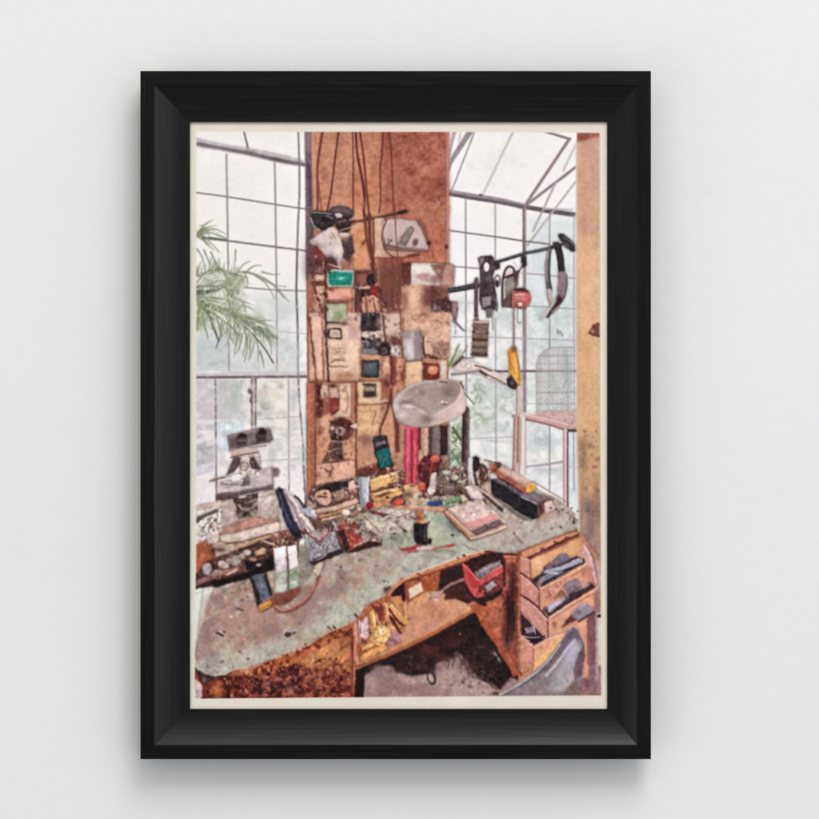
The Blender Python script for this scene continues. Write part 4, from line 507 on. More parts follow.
L('334 627 339 633', 2, (60, 52, 42)); L('328 627 334 633', 1.2, (70, 60, 50)); L('355 614 359 619', 1.3, (60, 48, 42)); L('304.6 644 309 648', 1.4, (60, 46, 40))
# front apron, left
AP = '194.6 670 203 674.4 215 677 225 674.6 237 669.6 252 669.6 266 664 280 657.6 300 650 310 645.6 325 635 335 630 350 623.6 358 619 358 700 190 700'
P(AP, (166, 92, 58), b=1.2, n=(12, 'g'), mix=((120, 62, 44), 'f', .3, 1))
S(320, 652, 22, 12, (206, 136, 78), .95, -22); S(340, 655, 12, 12, (202, 130, 78), .85); S(310, 664, 10, 8, (206, 140, 88), .7); P('250 668 300 650 345 626 350 630 300 660 262 676 240 678', (184, 100, 56), b=4, a=.85, n=(10, 'f')); S(284, 668, 12, 5, (196, 110, 66), .8, -20); S(246, 673, 7, 4, (216, 160, 116), .8); S(262, 680, 7, 6, (184, 104, 62), .7); S(290, 660, 14, 4, (176, 92, 54), .7, -22)
P('194.6 668 203 673 215 677 227 675 232 672 226 684 214 685 204 690 200 682', (58, 40, 40), b=1.8, n=(8, 2)); P('190 677 200 682 203 690 202 700 190 700', (208, 188, 178), b=1.4, n=(4, 2)); S(204, 680, 2.4, 3, (150, 120, 110), .8)
AL = '203 684 232 675 256 674 276 668 292 664 304 664 316 672 326 668 338 676 351 670 351 700 203 700'
P(AL, (128, 70, 50), b=3, n=(8, 'g')); P(AL, (70, 30, 27), b=3, a=.92, k=('h', .15, .5)); P(AL, (170, 92, 60), b=3, a=.8, k=('i', .55, .5)); P(AL, (198, 138, 112), b=3, a=.75, k=(2, 1.1, .6)); P(AL, (58, 26, 26), b=3, a=.9, k=(4, .8, .5)); P('250 670 300 655 306 700 250 700', (56, 26, 26), b=4, a=.6, k=('h', .2, .6))
P('304 668 350 660 351 700 304 700', (186, 110, 74), b=3, a=.8, k=('i', .1, .6)); P('304 668 350 660 351 700 304 700', (102, 46, 36), b=3, a=.8, k=('h', .5, .4))
S(217, 692, 7, 6, (200, 112, 64), .85); S(216, 688, 4, 3, (212, 134, 84), .7); S(290, 690, 5, 4, (206, 154, 132), .8); S(279, 679, 3.4, 3, (200, 134, 104), .8); S(268, 683, 3, 3, (176, 124, 108), .8)
C('305 655 350 640 350 690 310 690', [(110, 54, 40), (196, 124, 76), (212, 144, 92), (130, 68, 46)], 150, .6, 2.4, a=.55); C('312 660 336 656 338 676 314 680', [(96, 44, 34), (80, 36, 30)], 70, .7, 2, a=.7); L('324 664 330 660 338 662 342 656', 1.8, (142, 78, 50), a=.8)
P('232 671 252 668 280 656 300 649 325 634 350 622 351 632 325 645 300 660 262 673 236 679', (96, 42, 32), b=1.6, a=.85, k=('h', .45, .4)); P('232 671 252 668 280 656 300 649 325 634 350 622 351 640 325 652 300 662 262 674 236 679', (214, 146, 100), b=1.6, a=.6, k=('i', .8, .5))
C('232 670 252 668 280 656 310 644 350 622 352 634 310 652 262 672 236 680', [(120, 54, 38), (96, 40, 32), (214, 140, 96)], 140, .7, 2, a=.65); S(347, 634, 4, 4, (72, 34, 30), .9); S(332, 636, 5, 3, (110, 56, 40), .7); S(318, 641, 6, 2.6, (110, 56, 38), .7, -25); S(297, 655, 8, 2, (122, 56, 40), .7, -22); L('300 649.6 325 634.6 350 623', 1.3, (214, 190, 168), a=.6)
P('350.6 624 358.6 619 358 700 351 700', (176, 100, 70), b=1, n=(8, 'g')); L('351.6 628 352.4 660 352 700', 1.7, (108, 48, 38)); L('355 622 355 660', 1.4, (216, 156, 124)); L('358 650 357.6 700', 1.4, (142, 76, 58)); S(352, 650, 1.6, 12, (96, 40, 34), .6)
# knee space and floor
P('356 668 382 656 420 638 450 622 480 604 498 590 524 690 524 702 354 702', (34, 24, 26), b=1.2, n=(4, 2))
P('362 702 362 668 372 664 392 660 396 672 412 676 428 674 436 664 446 658 456 652 462 656 470 668 482 680 498 684 510 676 520 682 500 702', (160, 132, 137), b=3, n=(8, 'f'), mix=((178, 154, 156), 'c', .3, 1)); P('358 668 390 652 392 664 376 668 364 676 362 702 357 702', (28, 20, 22), b=2); S(382, 682, 14, 12, (152, 124, 130), .8); S(450, 678, 12, 12, (176, 152, 154), .8); S(480, 693, 10, 5, (186, 168, 172), .8); S(435, 690, 10, 6, (168, 140, 144), .7); S(378, 668, 6, 4, (136, 110, 116), .7)
P('362 668 400 650 420 645 440 650 452 652 448 660 436 662 428 672 408 674 396 668 378 662', (38, 26, 28), b=3, a=.95, n=(4, 2)); S(427, 650, 9, 5, (92, 44, 42), .9); S(455, 640, 8, 6, (72, 34, 34), .8); S(440, 657, 4, 5, (110, 66, 68), .7); S(446, 658, 3, 5, (92, 66, 68), .7); E(460, 634, 1, 1, (150, 110, 90)); E(467, 643.6, 1.1, 1.1, (170, 110, 90)); S(452, 645, 5, 3, (84, 40, 42), .7); S(465, 660, 5, 5, (92, 68, 72), .7, 40); S(473, 668, 5, 4, (74, 56, 60), .8, 40)
P('462 640 492 636 516 672 500 690 478 676', (34, 24, 28), b=3, n=(6, 2)); S(494, 654, 4, 8, (64, 48, 50), .8, -30); L('494 653 500 661', 2.4, (126, 108, 110)); C('456 640 500 640 510 676 480 676', [(66, 48, 50), (24, 18, 22), (90, 70, 72)], 110, .7, 2, a=.5); C('440 655 470 655 500 690 440 680', [(70, 52, 56), (190, 168, 170), (120, 92, 96)], 110, .5, 1.6, a=.5)
for s in ['446 658 449 664 448 668', '452 652 455 660 452 665', '458 655 462 662 460 668', '472 676 486 682 497 690', '430 664 436 660', '482 676 494 684', '464 664 470 674']: L(s, 1.1, (60, 44, 48), a=.8)
for i in range(70):
    x, y = 385+rs.rand()*110, 618+rs.rand()*55
    if y > 668-(x-385)*.5: S(x, y, 2+rs.rand()*5, 1.5+rs.rand()*3, [(70, 42, 40), (58, 34, 34), (24, 16, 18), (96, 66, 62), (46, 30, 30)][rs.randint(5)], .45, rot=-30)
for i in range(60):
    x = 400+rs.rand()*96; y = 652+rs.rand()*16+max(0, x-452)*.42; an = 1.1+rs.randn()*.5; l = 2+rs.rand()*5
    L([x, y, x+np.cos(an)*l, y+np.sin(an)*l], (1.4, .4), [(52, 36, 38), (150, 124, 124), (90, 66, 66), (130, 106, 108)][rs.randint(4)], a=.4, b=1.1)
E(431.6, 678, 3.4, 6, (62, 50, 52), -14, ring=2.4); E(430.4, 678, 1.8, 3.6, (186, 166, 166), -14); S(433, 669, 3, 4, (44, 32, 34), .9); E(451, 685, 1.3, .8, (110, 88, 92)); E(463, 682, 1.5, 1.8, (112, 92, 98)); E(470, 686, 3, 2.2, (140, 116, 122)); S(483, 692, 1.2, 1, (110, 96, 106), .9); S(402, 671, 3, 2.4, (70, 48, 52), .8); S(497, 694, 5, 2, (50, 40, 44), .9); C('365 672 440 676 500 690 480 697 364 697', [(180, 158, 160), (138, 110, 116)], 240, .5, 1.7, a=.4)
P('357 665 365 660 364 700 357 700', (30, 20, 22), b=1.2)
# open shelf with offcuts
SHADE = 0.9
P('357 666 358 640 368 606 384 596 392 591 400 600 440 586 478 601 482 606 450 624 420 640 382 657', (206, 146, 100), b=1.1, n=(6, 'f')); P('398 618 412 598 440 588 476 602 452 620 410 640 388 652 380 646', (200, 142, 108), b=3, n=(6, 'f'), mix=((180, 118, 92), 'c', .6, 1)); S(430, 626, 10, 5, (176, 126, 108), .7, -28); S(420, 612, 10, 6, (212, 158, 120), .7); S(404, 632, 8, 6, (186, 130, 106), .7); S(392, 642, 8, 5, (168, 118, 108), .7); L('357 668 382 658 420 640.6 450 624.4 482 606', 3, (178, 106, 66), b=1.2); L('358 670 384 659.4 422 642 452 626 484 606.6', 1.6, (64, 34, 30), b=1.3)
P('359 634 366 612 374 604 390 600 404 604 408 620 398 640 378 652 360 660', (196, 132, 78), b=1.4, n=(9, 'f')); P('359 634 366 612 374 604 390 600 404 604 408 620 398 640 378 652 360 660', (112, 54, 36), b=1.4, a=.8, k=('i', .7, .5)); P('396 606 408 604 420 592 440 590 420 606 404 622', (206, 148, 104), b=2, n=(5, 'f'))
P('383 634 392 630 402 634 400 641 386 650 380 648', (182, 128, 112), n=(5, 2)); P('361 655 372 648 384 645 388 648 374 656 360 661', (226, 154, 78), n=(6, 2)); P('360.6 618 364 615 368 617 369 636 365 640 360.6 636', (212, 178, 160), n=(6, 2)); L('362 617 362.4 636', 1.2, (236, 210, 190))
P('371 629 380 625 390 628 391 636 384 644 374 645 370 639', (236, 188, 104), n=(7, 2)); P('379 628 385 627 386 634 380 636', (246, 222, 156), a=.8); L('371 640 380 637 388 633', 1.1, (186, 128, 72)); S(371, 634, 2, 3, (138, 86, 58), .8); S(365, 642, 3, 2, (110, 60, 48), .9); L('363 649 374 644 383 645', 3.4, (232, 168, 84), n=(5, 2)); L('362 652.6 374 648', 1, (150, 84, 52))
L('371.6 612 373.6 627', 6.4, (228, 162, 82), n=(5, 2), sm=0); L('369 613 371 626', 1.3, (176, 112, 62)); L('372.6 612 374.6 626', 1.4, (244, 204, 140)); L('379.4 606 381 619', 5, (122, 54, 38), n=(5, 2), sm=0); L('384.6 603 387.6 619', 5.4, (216, 142, 78), n=(5, 2), sm=0); L('386 604 388.6 618', 1.2, (240, 188, 132)); L('383 606 384.6 620', 1.1, (130, 66, 44))
L('389.6 605 398 615 406 621.6', 5.8, (226, 156, 84), n=(5, 2), sm=0); L('391 604.4 400 614', 1.4, (246, 204, 142)); L('389 609 397 620 404 626', 1.8, (84, 40, 32)); L('390 617 396 626 400 632', 2.6, (78, 36, 30)); P('391 590 400 597 402 604 394 606 388 598', (190, 120, 72), n=(7, 2)); S(392, 628, 3, 3, (232, 186, 112), .7); C('360 616 372 606 392 604 396 640 364 654', [(240, 200, 130), (176, 104, 62), (120, 62, 42)], 40, .5, 1.4, a=.6)
L('355.6 624 357 640 357 664', 2.4, (214, 150, 112)); L('358.6 622 360 640 358.6 655', 1.4, (190, 140, 120)); L('358.4 645 358.6 655', 3, (170, 72, 48))
P('358 619 364 609 372 603 384 597 390 591 394 594 384 602 374 608 366 614 362 622', (172, 92, 58), b=1.4, n=(12, 2)); C('360 616 372 604 390 592 392 598 374 610', [(96, 40, 32), (206, 130, 84)], 40, .6, 1.5)
# desk edge trim, shelf opening
SHADE = 0.6
P('390 592 406 580 430 570 462 558 487 553 489 592 468 604 440 592 424 588 404 602 396 606', (58, 32, 30), b=1.1, n=(5, 2)); P('404 583 412 580 424 574 440 570 442 590 425 592 408 602 404 594', (168, 92, 62), b=1.2, n=(6, 'f')); P('408 589 421 582 423 591 410 599', (224, 196, 170), b=1.4, n=(4, 2)); P('423 577 440 570 437 588 424 592', (162, 82, 48), b=1.6, n=(8, 2)); P('405 587 408 584 408 602 405 602', (140, 76, 66)); P('390 594 404 584 405 600 400 602 398 596', (46, 26, 26), b=1.2); P('390 597 401 595 404 606 398 612', (196, 130, 76), n=(6, 2)); P('400 605 407 598 408 618 402 612', (178, 114, 84), n=(6, 2)); L('405 604 406.6 618', 1.8, (224, 160, 108))
P('440 574 462 566 466 582 452 590 438 592', (48, 28, 30), b=2); L('441 591 452 584 462 580 468 578', 3.4, (146, 100, 96)); L('440 594 456 587 470 582', 1.4, (70, 42, 42)); L('428 595 434 599 438 600', 1.6, (206, 190, 184)); L('430 598 440 596', 1.2, (84, 60, 60)); P('432 592 444 590 440 598 430 598', (186, 142, 130), b=1.4)
P('446 594 470 594 478 600 482 604 462 598 444 600', (74, 38, 34), b=2)
P('462 564 466 566 479 580 480 592 475.6 597.6 470 592 465 582', (190, 62, 60), b=1, n=(6, 2)); P('466 566 478 560 502 558 503 562 479 580', (92, 66, 68), b=1.2, n=(8, 2)); P('476 573 490 566 502 565 502 568 478 579', (142, 124, 130), b=1.2, n=(6, 2)); P('478 579.6 502.6 565 503 571 479 585.6', (196, 70, 66), b=.9); P('479 586 503 571.6 503 580 479 597', (104, 58, 58), b=1, n=(10, 2)); P('484 586 492 578 494 582 486 592', (160, 150, 150), b=1); P('479 592 490 586 503 580 503 590 486 600 478 600', (52, 28, 28), b=1.2); L('463 564 478.6 580', 1.3, (214, 104, 100)); P('476 582 480 584 479 597 475.6 597', (206, 82, 78), a=.8); P('471 560 490 553 502 553 502 560 476 566', (42, 26, 28), b=1.4)
L('389 594 397 585 406 579 418 574.6 430 570.6', (3.4, 4.4), (194, 128, 88), n=(8, 2), b=1.1); L('430 570.6 446 565 462 559.4 476 555 489 552.6', (4.6, 5), (198, 124, 86), n=(8, 2), b=1.1); L('406 582 430 573.6 462 563 480 557', 1.3, (118, 62, 46)); L('404 579 430 568.6 462 557 484 550.6', 1.2, (226, 186, 152), a=.8); E(464, 555.6, 1.8, 1, (92, 50, 40)); E(458, 558, 1.2, .8, (110, 60, 46)); E(418, 574, 1.4, 1, (110, 60, 46)); S(419, 579.6, 3, 1.2, (72, 36, 32), .9); S(386, 590, 2.4, 3, (80, 46, 38), .8)
for x in range(12): t = rs.rand(); E(400+t*86, 581-t*28+rs.randn(), .9, .7, (130, 72, 52), a=.8)
# pedestal with drawers
SHADE = 0.55
P('518 556 545 545 580 532 598 556 598 702 518 702', (186, 128, 98), b=1, n=(6, 'f'))
P('488 551 500 553 520 553 522 676 512 676 498 606 489 592', (146, 76, 56), b=1.1, n=(10, 'f'), mix=((176, 102, 76), 'f', .5, 1)); P('470 606 490 594 499 604 514 650 520 676 513 674', (166, 84, 58), b=1.4, n=(7, 'f')); S(511, 615, 6, 20, (62, 36, 34), .9); S(512, 580, 3.6, 18, (72, 38, 36), .85); S(505, 633, 4, 12, (84, 42, 36), .6); S(500, 590, 4, 14, (170, 92, 66), .7); S(492, 575, 4, 10, (150, 70, 50), .7); L('519.4 556 519 610 518.6 670', 1.6, (178, 108, 86)); L('517 556 517 670', 1, (110, 56, 48), a=.7); S(502, 562, 4, 5, (88, 44, 38), .8); C('500 560 518 560 518 640 504 640', [(52, 30, 30), (150, 84, 62), (90, 50, 42)], 110, .7, 2.6, a=.5, rot=90, el=.3); C('472 608 492 598 516 660 514 670', [(140, 62, 44), (190, 108, 78)], 60, .6, 2, a=.5); L('486 551.6 500 554 521 556', 2.2, (92, 48, 40), b=1.2); L('488 553.6 505 556.6 525 557', 2.4, (196, 124, 92), n=(6, 2))
P('529.5 558 560 546 578 536 586 546 592 558 595.4 574 596 600 597 640 596 694 578 694 560 650 533 668 521 672 520 640', (214, 156, 106), b=1.1, n=(7, 'f'), mix=((226, 172, 116), 'c', .3, 1)); P('580 538 588 546 594 562 596 582 592 586 588 570 582 556 574 548', (206, 164, 130), b=2, n=(5, 'f')); P('586 606 597 596 597 698 590 698 588 640', (130, 94, 88), b=2, n=(6, 'f')); R(597, 575, 604, 700, (212, 202, 190), b=2, n=(3, 8)); P('593 560 600 560 601 612 597 612', (190, 158, 142), b=2); R(589, 665, 602, 700, (146, 112, 112), b=3, a=.9, n=(6, 2)); R(595.6, 610, 598, 680, (186, 162, 152), b=2); P('580 636 588 628 588 670 583 688 579 690', (220, 156, 108), b=1.8); P('578 680 590 676 590 700 576 700', (140, 100, 96), b=2, n=(8, 2))
P('518 552 545 541 577 529 579 537 560 546 530 560 518 560', (150, 92, 70), b=1, n=(6, 2))
P('522 551.4 545 541.6 576 531 579 535.6 560 543 535 555.6 527 558.6 520 556.6', (206, 140, 106), b=1, n=(6, 2)); L('528 558 545 549.6 562 541.6 577.6 535.4', 2, (78, 42, 38)); C('530 552 577 533 577 536 532 556', [(110, 56, 46), (222, 172, 140)], 40, .5, 1.3); E(542, 549, 1.3, 1, (96, 50, 42)); E(555, 542, 1.5, 1, (96, 52, 44)); E(566, 538, 1.2, .9, (100, 56, 46))
P('530 560 560 547.6 580 538.6 584 548 576 554 560 558 545 566 540 574 531 579', (228, 172, 104), b=1, n=(5, 'f')); S(540, 562, 7, 6, (236, 186, 120), .7); S(574, 545, 6, 5, (224, 166, 98), .8, -25); S(581, 543, 3, 4, (178, 130, 84), .6); S(560, 551, 6, 2, (206, 150, 98), .6)
P('520 556.6 529.6 560 530.4 579.6 521 572.6', (204, 144, 106), b=.9, n=(5, 2)); P('520.4 574.6 531 582 538.6 591 539 610 521 595.6', (200, 140, 104), b=.9, n=(6, 2)); P('520.6 596 538 610 547.6 619.6 548 638 534 627 521 613', (198, 142, 108), b=.9, n=(6, 2)); L('521 573 531 580.6 539 590', 1.4, (84, 46, 42)); L('521 594.6 533 603 540 609.6 547 618', 1.6, (64, 36, 36)); L('548 618 548 638', 1.2, (164, 110, 88)); L('539.2 592 539.4 608', 1, (160, 104, 82)); L('530 560 531 578', 1, (170, 112, 84)); C('522 560 529 563 547 622 547 634 522 606', [(166, 110, 88), (212, 158, 132)], 70, .5, 1.4, a=.5)
P('532 580 541 574 544 568 550 562.6 556 566 576 556 584 559 585 563 566 573 552 581 540 588', (66, 54, 58), b=1, n=(6, 2)); L('544 571.6 556 569.6 568 565.4 580 560.6', (4, 5.4), (172, 166, 172), n=(6, 2)); L('541 580 552 574.6 562 572', (6, 3), (128, 124, 126), n=(5, 2)); L('546 572.6 558 573.4', 1, (224, 218, 216)); S(537, 581, 3, 3, (46, 36, 40), .9); E(578, 560, 1.6, 1.8, (214, 190, 184)); P('544 569 550 562.4 556 565 550 569', (120, 96, 96))
P('551.6 561 559 554.6 566 553 569.6 556.6 570 559.6 557 566.6', (130, 110, 112), n=(5, 2)); L('556.6 566.4 570 559.6', 1.3, (84, 66, 68)); S(561, 556, 4, 1.6, (152, 132, 134), .7)
P('539 591 560 578 580 568 595 570 596 582 590 583 560 600 548 612 540 608', (216, 158, 112), b=1.2, n=(7, 'f'), mix=((190, 122, 80), 'f', .7, .8)); S(588, 571, 5, 5, (178, 124, 88), .75); S(592, 580, 3, 4, (170, 124, 106), .6); C('541 588 575 572 594 570 594 580 552 604', [(176, 112, 74), (230, 178, 128), (156, 96, 66)], 110, .5, 1.8, a=.55); E(549, 594, 3, 4.6, (206, 146, 108), 30, n=(8, 2)); L('547 590 551 596', 1, (150, 88, 62)); P('536 582 544 577 540 590', (206, 150, 104), a=.6)
P('546 612 566 595 590 582 595.4 587 570 603 548 617', (70, 48, 50), b=1, n=(7, 2)); L('549.6 609.6 558 602 566 596.6', 6, (196, 182, 174), n=(4, 2), sm=0); L('550 611.6 566 599.6', 1.2, (128, 112, 112)); L('575 590.6 589 583.6', 3.6, (104, 98, 104)); L('575.6 591.4 588.6 584.8', 1, (160, 154, 158)); E(545.6, 610, 2.4, 3, (92, 62, 58)); E(545.4, 609, 1, 1.2, (140, 104, 96)); P('554 598 561 590 564 592 566 596 560 598', (132, 92, 60)); S(567, 598, 3, 3, (74, 46, 46), .8); 
P('562 586.6 570 580.6 577 578.6 582 584.4 580 588 569.6 594', (134, 116, 120), n=(5, 2)); L('569 594 582 586', 1.3, (90, 72, 76)); S(571, 584, 4, 1.8, (158, 140, 144), .7, -20)
P('549 620 575 604 592 594 597 600 597 612 590 612 580 621 574 628 560 634 548 640', (222, 164, 114), b=1.3, n=(6, 'f')); E(554.4, 624, 2.8, 4, (190, 130, 92), n=(8, 2)); E(554.4, 624, 1.4, 2, (146, 92, 68), ring=1); P('594 594 600 590 600 612 595 612', (160, 122, 110), b=1.4)
P('570.4 612.6 578 607 586 603.6 594.6 608 592 613 579 621.6', (154, 142, 146), n=(4, 2)); L('578.6 621.6 594 611.6', 1.8, (74, 52, 50)); P('562 628 566 620 571 615 577 620 570 623', (92, 58, 50), b=1.2); L('571 613 585 604.6', 1, (190, 178, 180)); C('572 611 586 605 592 609 579 619', [(124, 112, 118), (180, 170, 172)], 40, .4, 1, a=.6)
P('521 613.6 534 626.6 546 638.6 534 645 531 641 521 636', (58, 38, 40), b=1, n=(6, 2)); P('524 628 534 626 536 632 526 633', (150, 130, 132), n=(12, 2)); L('522 636.6 530 637.4 543 637.6', 1.4, (196, 170, 156)); L('534 626 535.4 634', 1.1, (190, 168, 150)); L('529 643 545 636', 1.3, (34, 24, 26)); P('528 638 540 638 534 644.6', (40, 30, 32))
P('520 636.6 527 640 533.6 647 533 669 519.6 671', (206, 142, 104), b=1, n=(6, 2)); P('533.6 647 548 638 562 634 574 628 570 640 556 654 540 668 533 672', (226, 170, 112), b=1, n=(5, 'f')); S(540, 647, 3, 2, (198, 138, 92), .8); L('533.4 648 533.2 668', 1.2, (166, 108, 80)); L('534 646.6 548 638', 1.2, (150, 96, 70))
E(599.2, 616, 2.2, 1.7, (60, 46, 42), -15)
L('540.6 588.8 560 579.6 576 571 586 563.8', 1.5, (238, 200, 154), b=1, a=.85); L('549.6 617.6 570 604.6 592 591.6 597 588', 1.5, (236, 196, 150), b=1, a=.85); L('531 580 540.4 575 545.6 569', 1.2, (96, 54, 44), a=.8); L('538.8 591.6 539.6 609.6', 1.4, (120, 70, 54), a=.8); L('547.8 620 548.2 638', 1.4, (118, 70, 54), a=.8); L('530 560 531 579.6', 1.2, (130, 80, 58), a=.8)
L('540 590.6 560 581 577 572.4 588 566', 1.3, (168, 108, 76), b=1.3, a=.6); L('551 619 572 606 596 592', 1.3, (166, 104, 74), b=1.3, a=.6); L('520.6 556.8 529.8 560.4', 1.1, (230, 178, 140), a=.8); L('521 575.4 531 583 538.6 591.4', 1.1, (226, 176, 140), a=.8); L('521 597 534 606.6 547.4 620', 1.1, (228, 178, 144), a=.8); L('521 637 527 641 533.4 647.4', 1.1, (232, 184, 148), a=.8); L('533.6 647.6 548 639 562 635', 1.2, (240, 204, 158), a=.8)
L('584 545 590 556 594.4 572 595.6 582', 1.6, (232, 208, 190), b=1.2, a=.8); L('586.6 545 592.6 557 597 576', 1.2, (118, 88, 80), b=1.2, a=.7); S(584, 585, 5, 3, (232, 176, 124), .7, -30); S(560, 598, 6, 3, (190, 128, 88), .6, -30); S(578, 612, 3, 2, (110, 74, 62), .7); L('549 634 556 629 566 623', 1, (188, 126, 88), a=.6); S(582, 628, 4, 5, (228, 170, 122), .7); L('587.6 622 588 664', 1.6, (110, 78, 70), b=1.3, a=.8)
# end panel and the red box on the shelf
S(511, 616, 5, 24, (40, 25, 26), .85); S(513, 582, 3.4, 14, (56, 30, 30), .7); S(506, 640, 3, 12, (62, 34, 32), .6, -12); S(498, 612, 3, 10, (176, 104, 74), .6); S(519, 640, 1.5, 20, (176, 110, 84), .5); L('507 592 509 620 506 640', 1.6, (28, 18, 20), a=.7); L('513 600 514 630', 1.6, (30, 20, 20), a=.7)
P('470 559 487 553 502 552.6 505 562 505 584 500 598 484 607 474 600 466 586', (50, 28, 29), b=1.3, n=(5, 2)); P('486 603 500 596 504 602 496 612', (176, 96, 64), b=1.6, n=(6, 2)); P('474 572 486 565 501 560 502 566 478 579', (132, 114, 118), n=(9, 2)); L('480 572 498 563', 1.2, (172, 156, 158), a=.8); P('462 563.6 465.6 564.6 479 580 478.6 592 475.8 597.6 470.6 592 465.6 582', (190, 66, 64), b=.9, n=(4, 2)); P('466 566 478 580 477 590 471 586', (160, 46, 48), b=1.6, a=.7)
P('478.6 579.8 503 565 503.6 572 479.6 586.6', (196, 76, 72), b=.9, n=(4, 2)); L('479 579.6 503 565', 1, (222, 122, 112), a=.9); P('479.6 587 503.6 572.6 503.6 588 494 594 480 598.6', (112, 56, 54), b=1, n=(9, 2)); P('485 586.6 494 580.4 496 585 487 592', (158, 146, 146), n=(9, 2)); P('478.6 592 484 590 484 597 476 598', (188, 70, 66), b=1); L('463 564 478.8 580.4', 1.2, (220, 112, 106)); S(492, 596, 6, 3, (44, 24, 26), .8)
# moulded chair
SHADE = 0.3
P('494 700 508 691 522 682.6 537 672.6 550 659 561 643 568.6 631 573.4 626.6 578 630 583 642 585.4 652 583 672 579 690 577 702', (134, 119, 123), b=1.1, n=(5, 'f'))
P('573 627.6 578 631 582 640 572 641 562 653 548 669 528 683 508 693 498 698 496 695 524 680 544 663 560 643 568 631', (112, 98, 103), b=1.6, n=(4, 'f')); L('500 695 520 683.4 538 670.6 551 657 560.6 644', (3, 1.6), (176, 170, 174), b=1.1); L('501 697 524 684 542 670', 1.2, (92, 78, 82), b=1.4, a=.7)
S(570, 648, 7, 3.4, (150, 138, 144), .7, -52); L('546 676 558 662 567 649 575 640.6', (2, 3), (196, 188, 193), b=1.8); P('576 641 581 645 580.6 652 576 660 573.6 670 575.6 680 568 688 556 692 548 690 554 676 564 660', (171, 163, 168), b=4, n=(4, 'f')); S(572, 652, 4, 9, (188, 181, 186), .8, 25); S(562, 672, 7, 8, (166, 157, 163), .7); S(552, 684, 10, 6, (150, 138, 143), .7); S(530, 690, 14, 5, (136, 117, 121), .8); S(574, 685, 4, 4, (120, 96, 98), .7)
P('583.6 645 585 655 581 675 575.6 680 573.6 670 577 659', (112, 88, 88), b=1.8, n=(5, 2)); P('564 693 572 684 579 680 578 700 560 700', (124, 98, 98), b=2.4, n=(5, 2)); C('506 695 555 668 575 660 570 695', [(158, 146, 150), (126, 110, 114)], 80, .6, 2, a=.35, b=1.2); L('567 634 573 627 578 631 582.6 640', 1, (160, 150, 153), a=.8)
# ---- clutter on the bench
CL = [(92, 64, 60), (60, 44, 46), (206, 178, 162), (170, 128, 108), (226, 212, 202), (136, 104, 94), (190, 150, 122), (120, 112, 118), (44, 34, 38)]
C('304 506 362 478 420 470 470 458 500 462 480 500 440 506 360 512 310 545 300 530', CL, 620, .8, 3, a=.7)
# microscope corner
SHADE = 1.0
P('196 505 222 500 278 490 300 500 300 540 262 560 196 585', (196, 174, 164), b=2, n=(8, 'f'))
P('194 512 218 506 222 530 206 540 194 540', (222, 210, 204), b=2, n=(5, 2)); L('197 521 205 515.4 218 510.4', 3, (112, 92, 88)); S(198.6, 519, 2.6, 3, (82, 66, 64), .9); C('198 522 218 514 220 528 200 538', [(120, 100, 100), (240, 232, 228), (160, 140, 136)], 70, .6, 1.8, a=.8); L('203 528 210 520', 1.3, (112, 96, 96)); L('208 530 216 518', 1.1, (130, 112, 110)); P('219 508.6 225.6 507.6 222 527 216.6 528', (238, 231, 223)); E(221.6, 511.8, .8, .8, (90, 74, 70))
P('222 500 275 489.6 278 521 250 519 222 528', (192, 174, 164), b=1.1, n=(5, 'f')); S(268, 506, 8, 8, (206, 192, 184), .8); S(273, 519, 6, 4, (158, 134, 124), .7); S(229, 512, 5, 8, (174, 152, 142), .6); P('236 498 258 492.6 258.6 508 256 513.6 240 518.6 236.6 516', (72, 58, 54), n=(8, 2)); L('238.4 505.6 244 509.4 252 508 257.6 503', 2, (186, 168, 158)); L('240 500.6 247 503 256 499', 1.6, (150, 130, 120)); P('232.6 498 239 496 238 503 233.4 503', (72, 56, 56)); S(248, 514, 7, 2.6, (48, 38, 36), .9); S(248, 498, 5, 2, (98, 82, 76), .8); L('239 498 246 496', 1.3, (214, 200, 192))
P('217 479.6 231 475.4 250 471 272.6 467.6 274 485 250 489.6 217 495', (186, 170, 170), b=1, n=(5, 'f')); P('217 494 240 490.6 262 487 273.6 484.6 273 489.6 262 490.6 240 495 224 500.6 217 500', (94, 78, 78), b=1, n=(5, 2)); P('231 477 240 473 246 470 246 475 238 481 232 482', (236, 229, 226), n=(5, 2)); E(257.4, 474, 5.6, 4.6, (198, 180, 176), ring=2.2, n=(6, 2)); E(257.4, 474, 2.4, 2, (236, 228, 224)); P('240.6 486.6 244 480 247 474.6 249.6 478 250 484.6', (90, 72, 70)); L('221 483 228 484.6 238 484', 1.6, (116, 98, 100)); L('210.6 481 216 479.4 224 477.4', 2, (132, 110, 104)); L('232 476 244 474', 1.4, (240, 234, 230)); L('246 480 258 478', 1.2, (150, 134, 134)); R(218, 486, 240, 492, (200, 186, 186), b=2, a=.7)
P('234 456 242 454 240 464 234 472 226 475.6 231 464', (78, 64, 64), b=1, n=(6, 2)); P('240 455 258 452 261 468 250 474 240 474', (204, 186, 178), b=1.2, n=(9, 2)); E(244.4, 466.4, 3.8, 4.2, (126, 104, 100), ring=1.8); E(244.4, 467, 1.8, 2, (190, 172, 164)); P('249 457 253.6 456 255 462 261 468.6 256.6 469.6 251.6 468 250 464', (62, 50, 54), n=(7, 2)); S(251.6, 459, 2, 3, (50, 40, 44), .8); L('241 463 247 460', 1, (120, 96, 92)); S(243, 473, 3, 2, (232, 222, 216), .9)
P('273 468.6 278 468 279.6 472 278 476.4 273 476.4', (126, 104, 102), n=(6, 2)); S(275, 470, 1.6, 2, (92, 74, 74), .9); L('272 468 272.6 486', 1.4, (130, 114, 112))
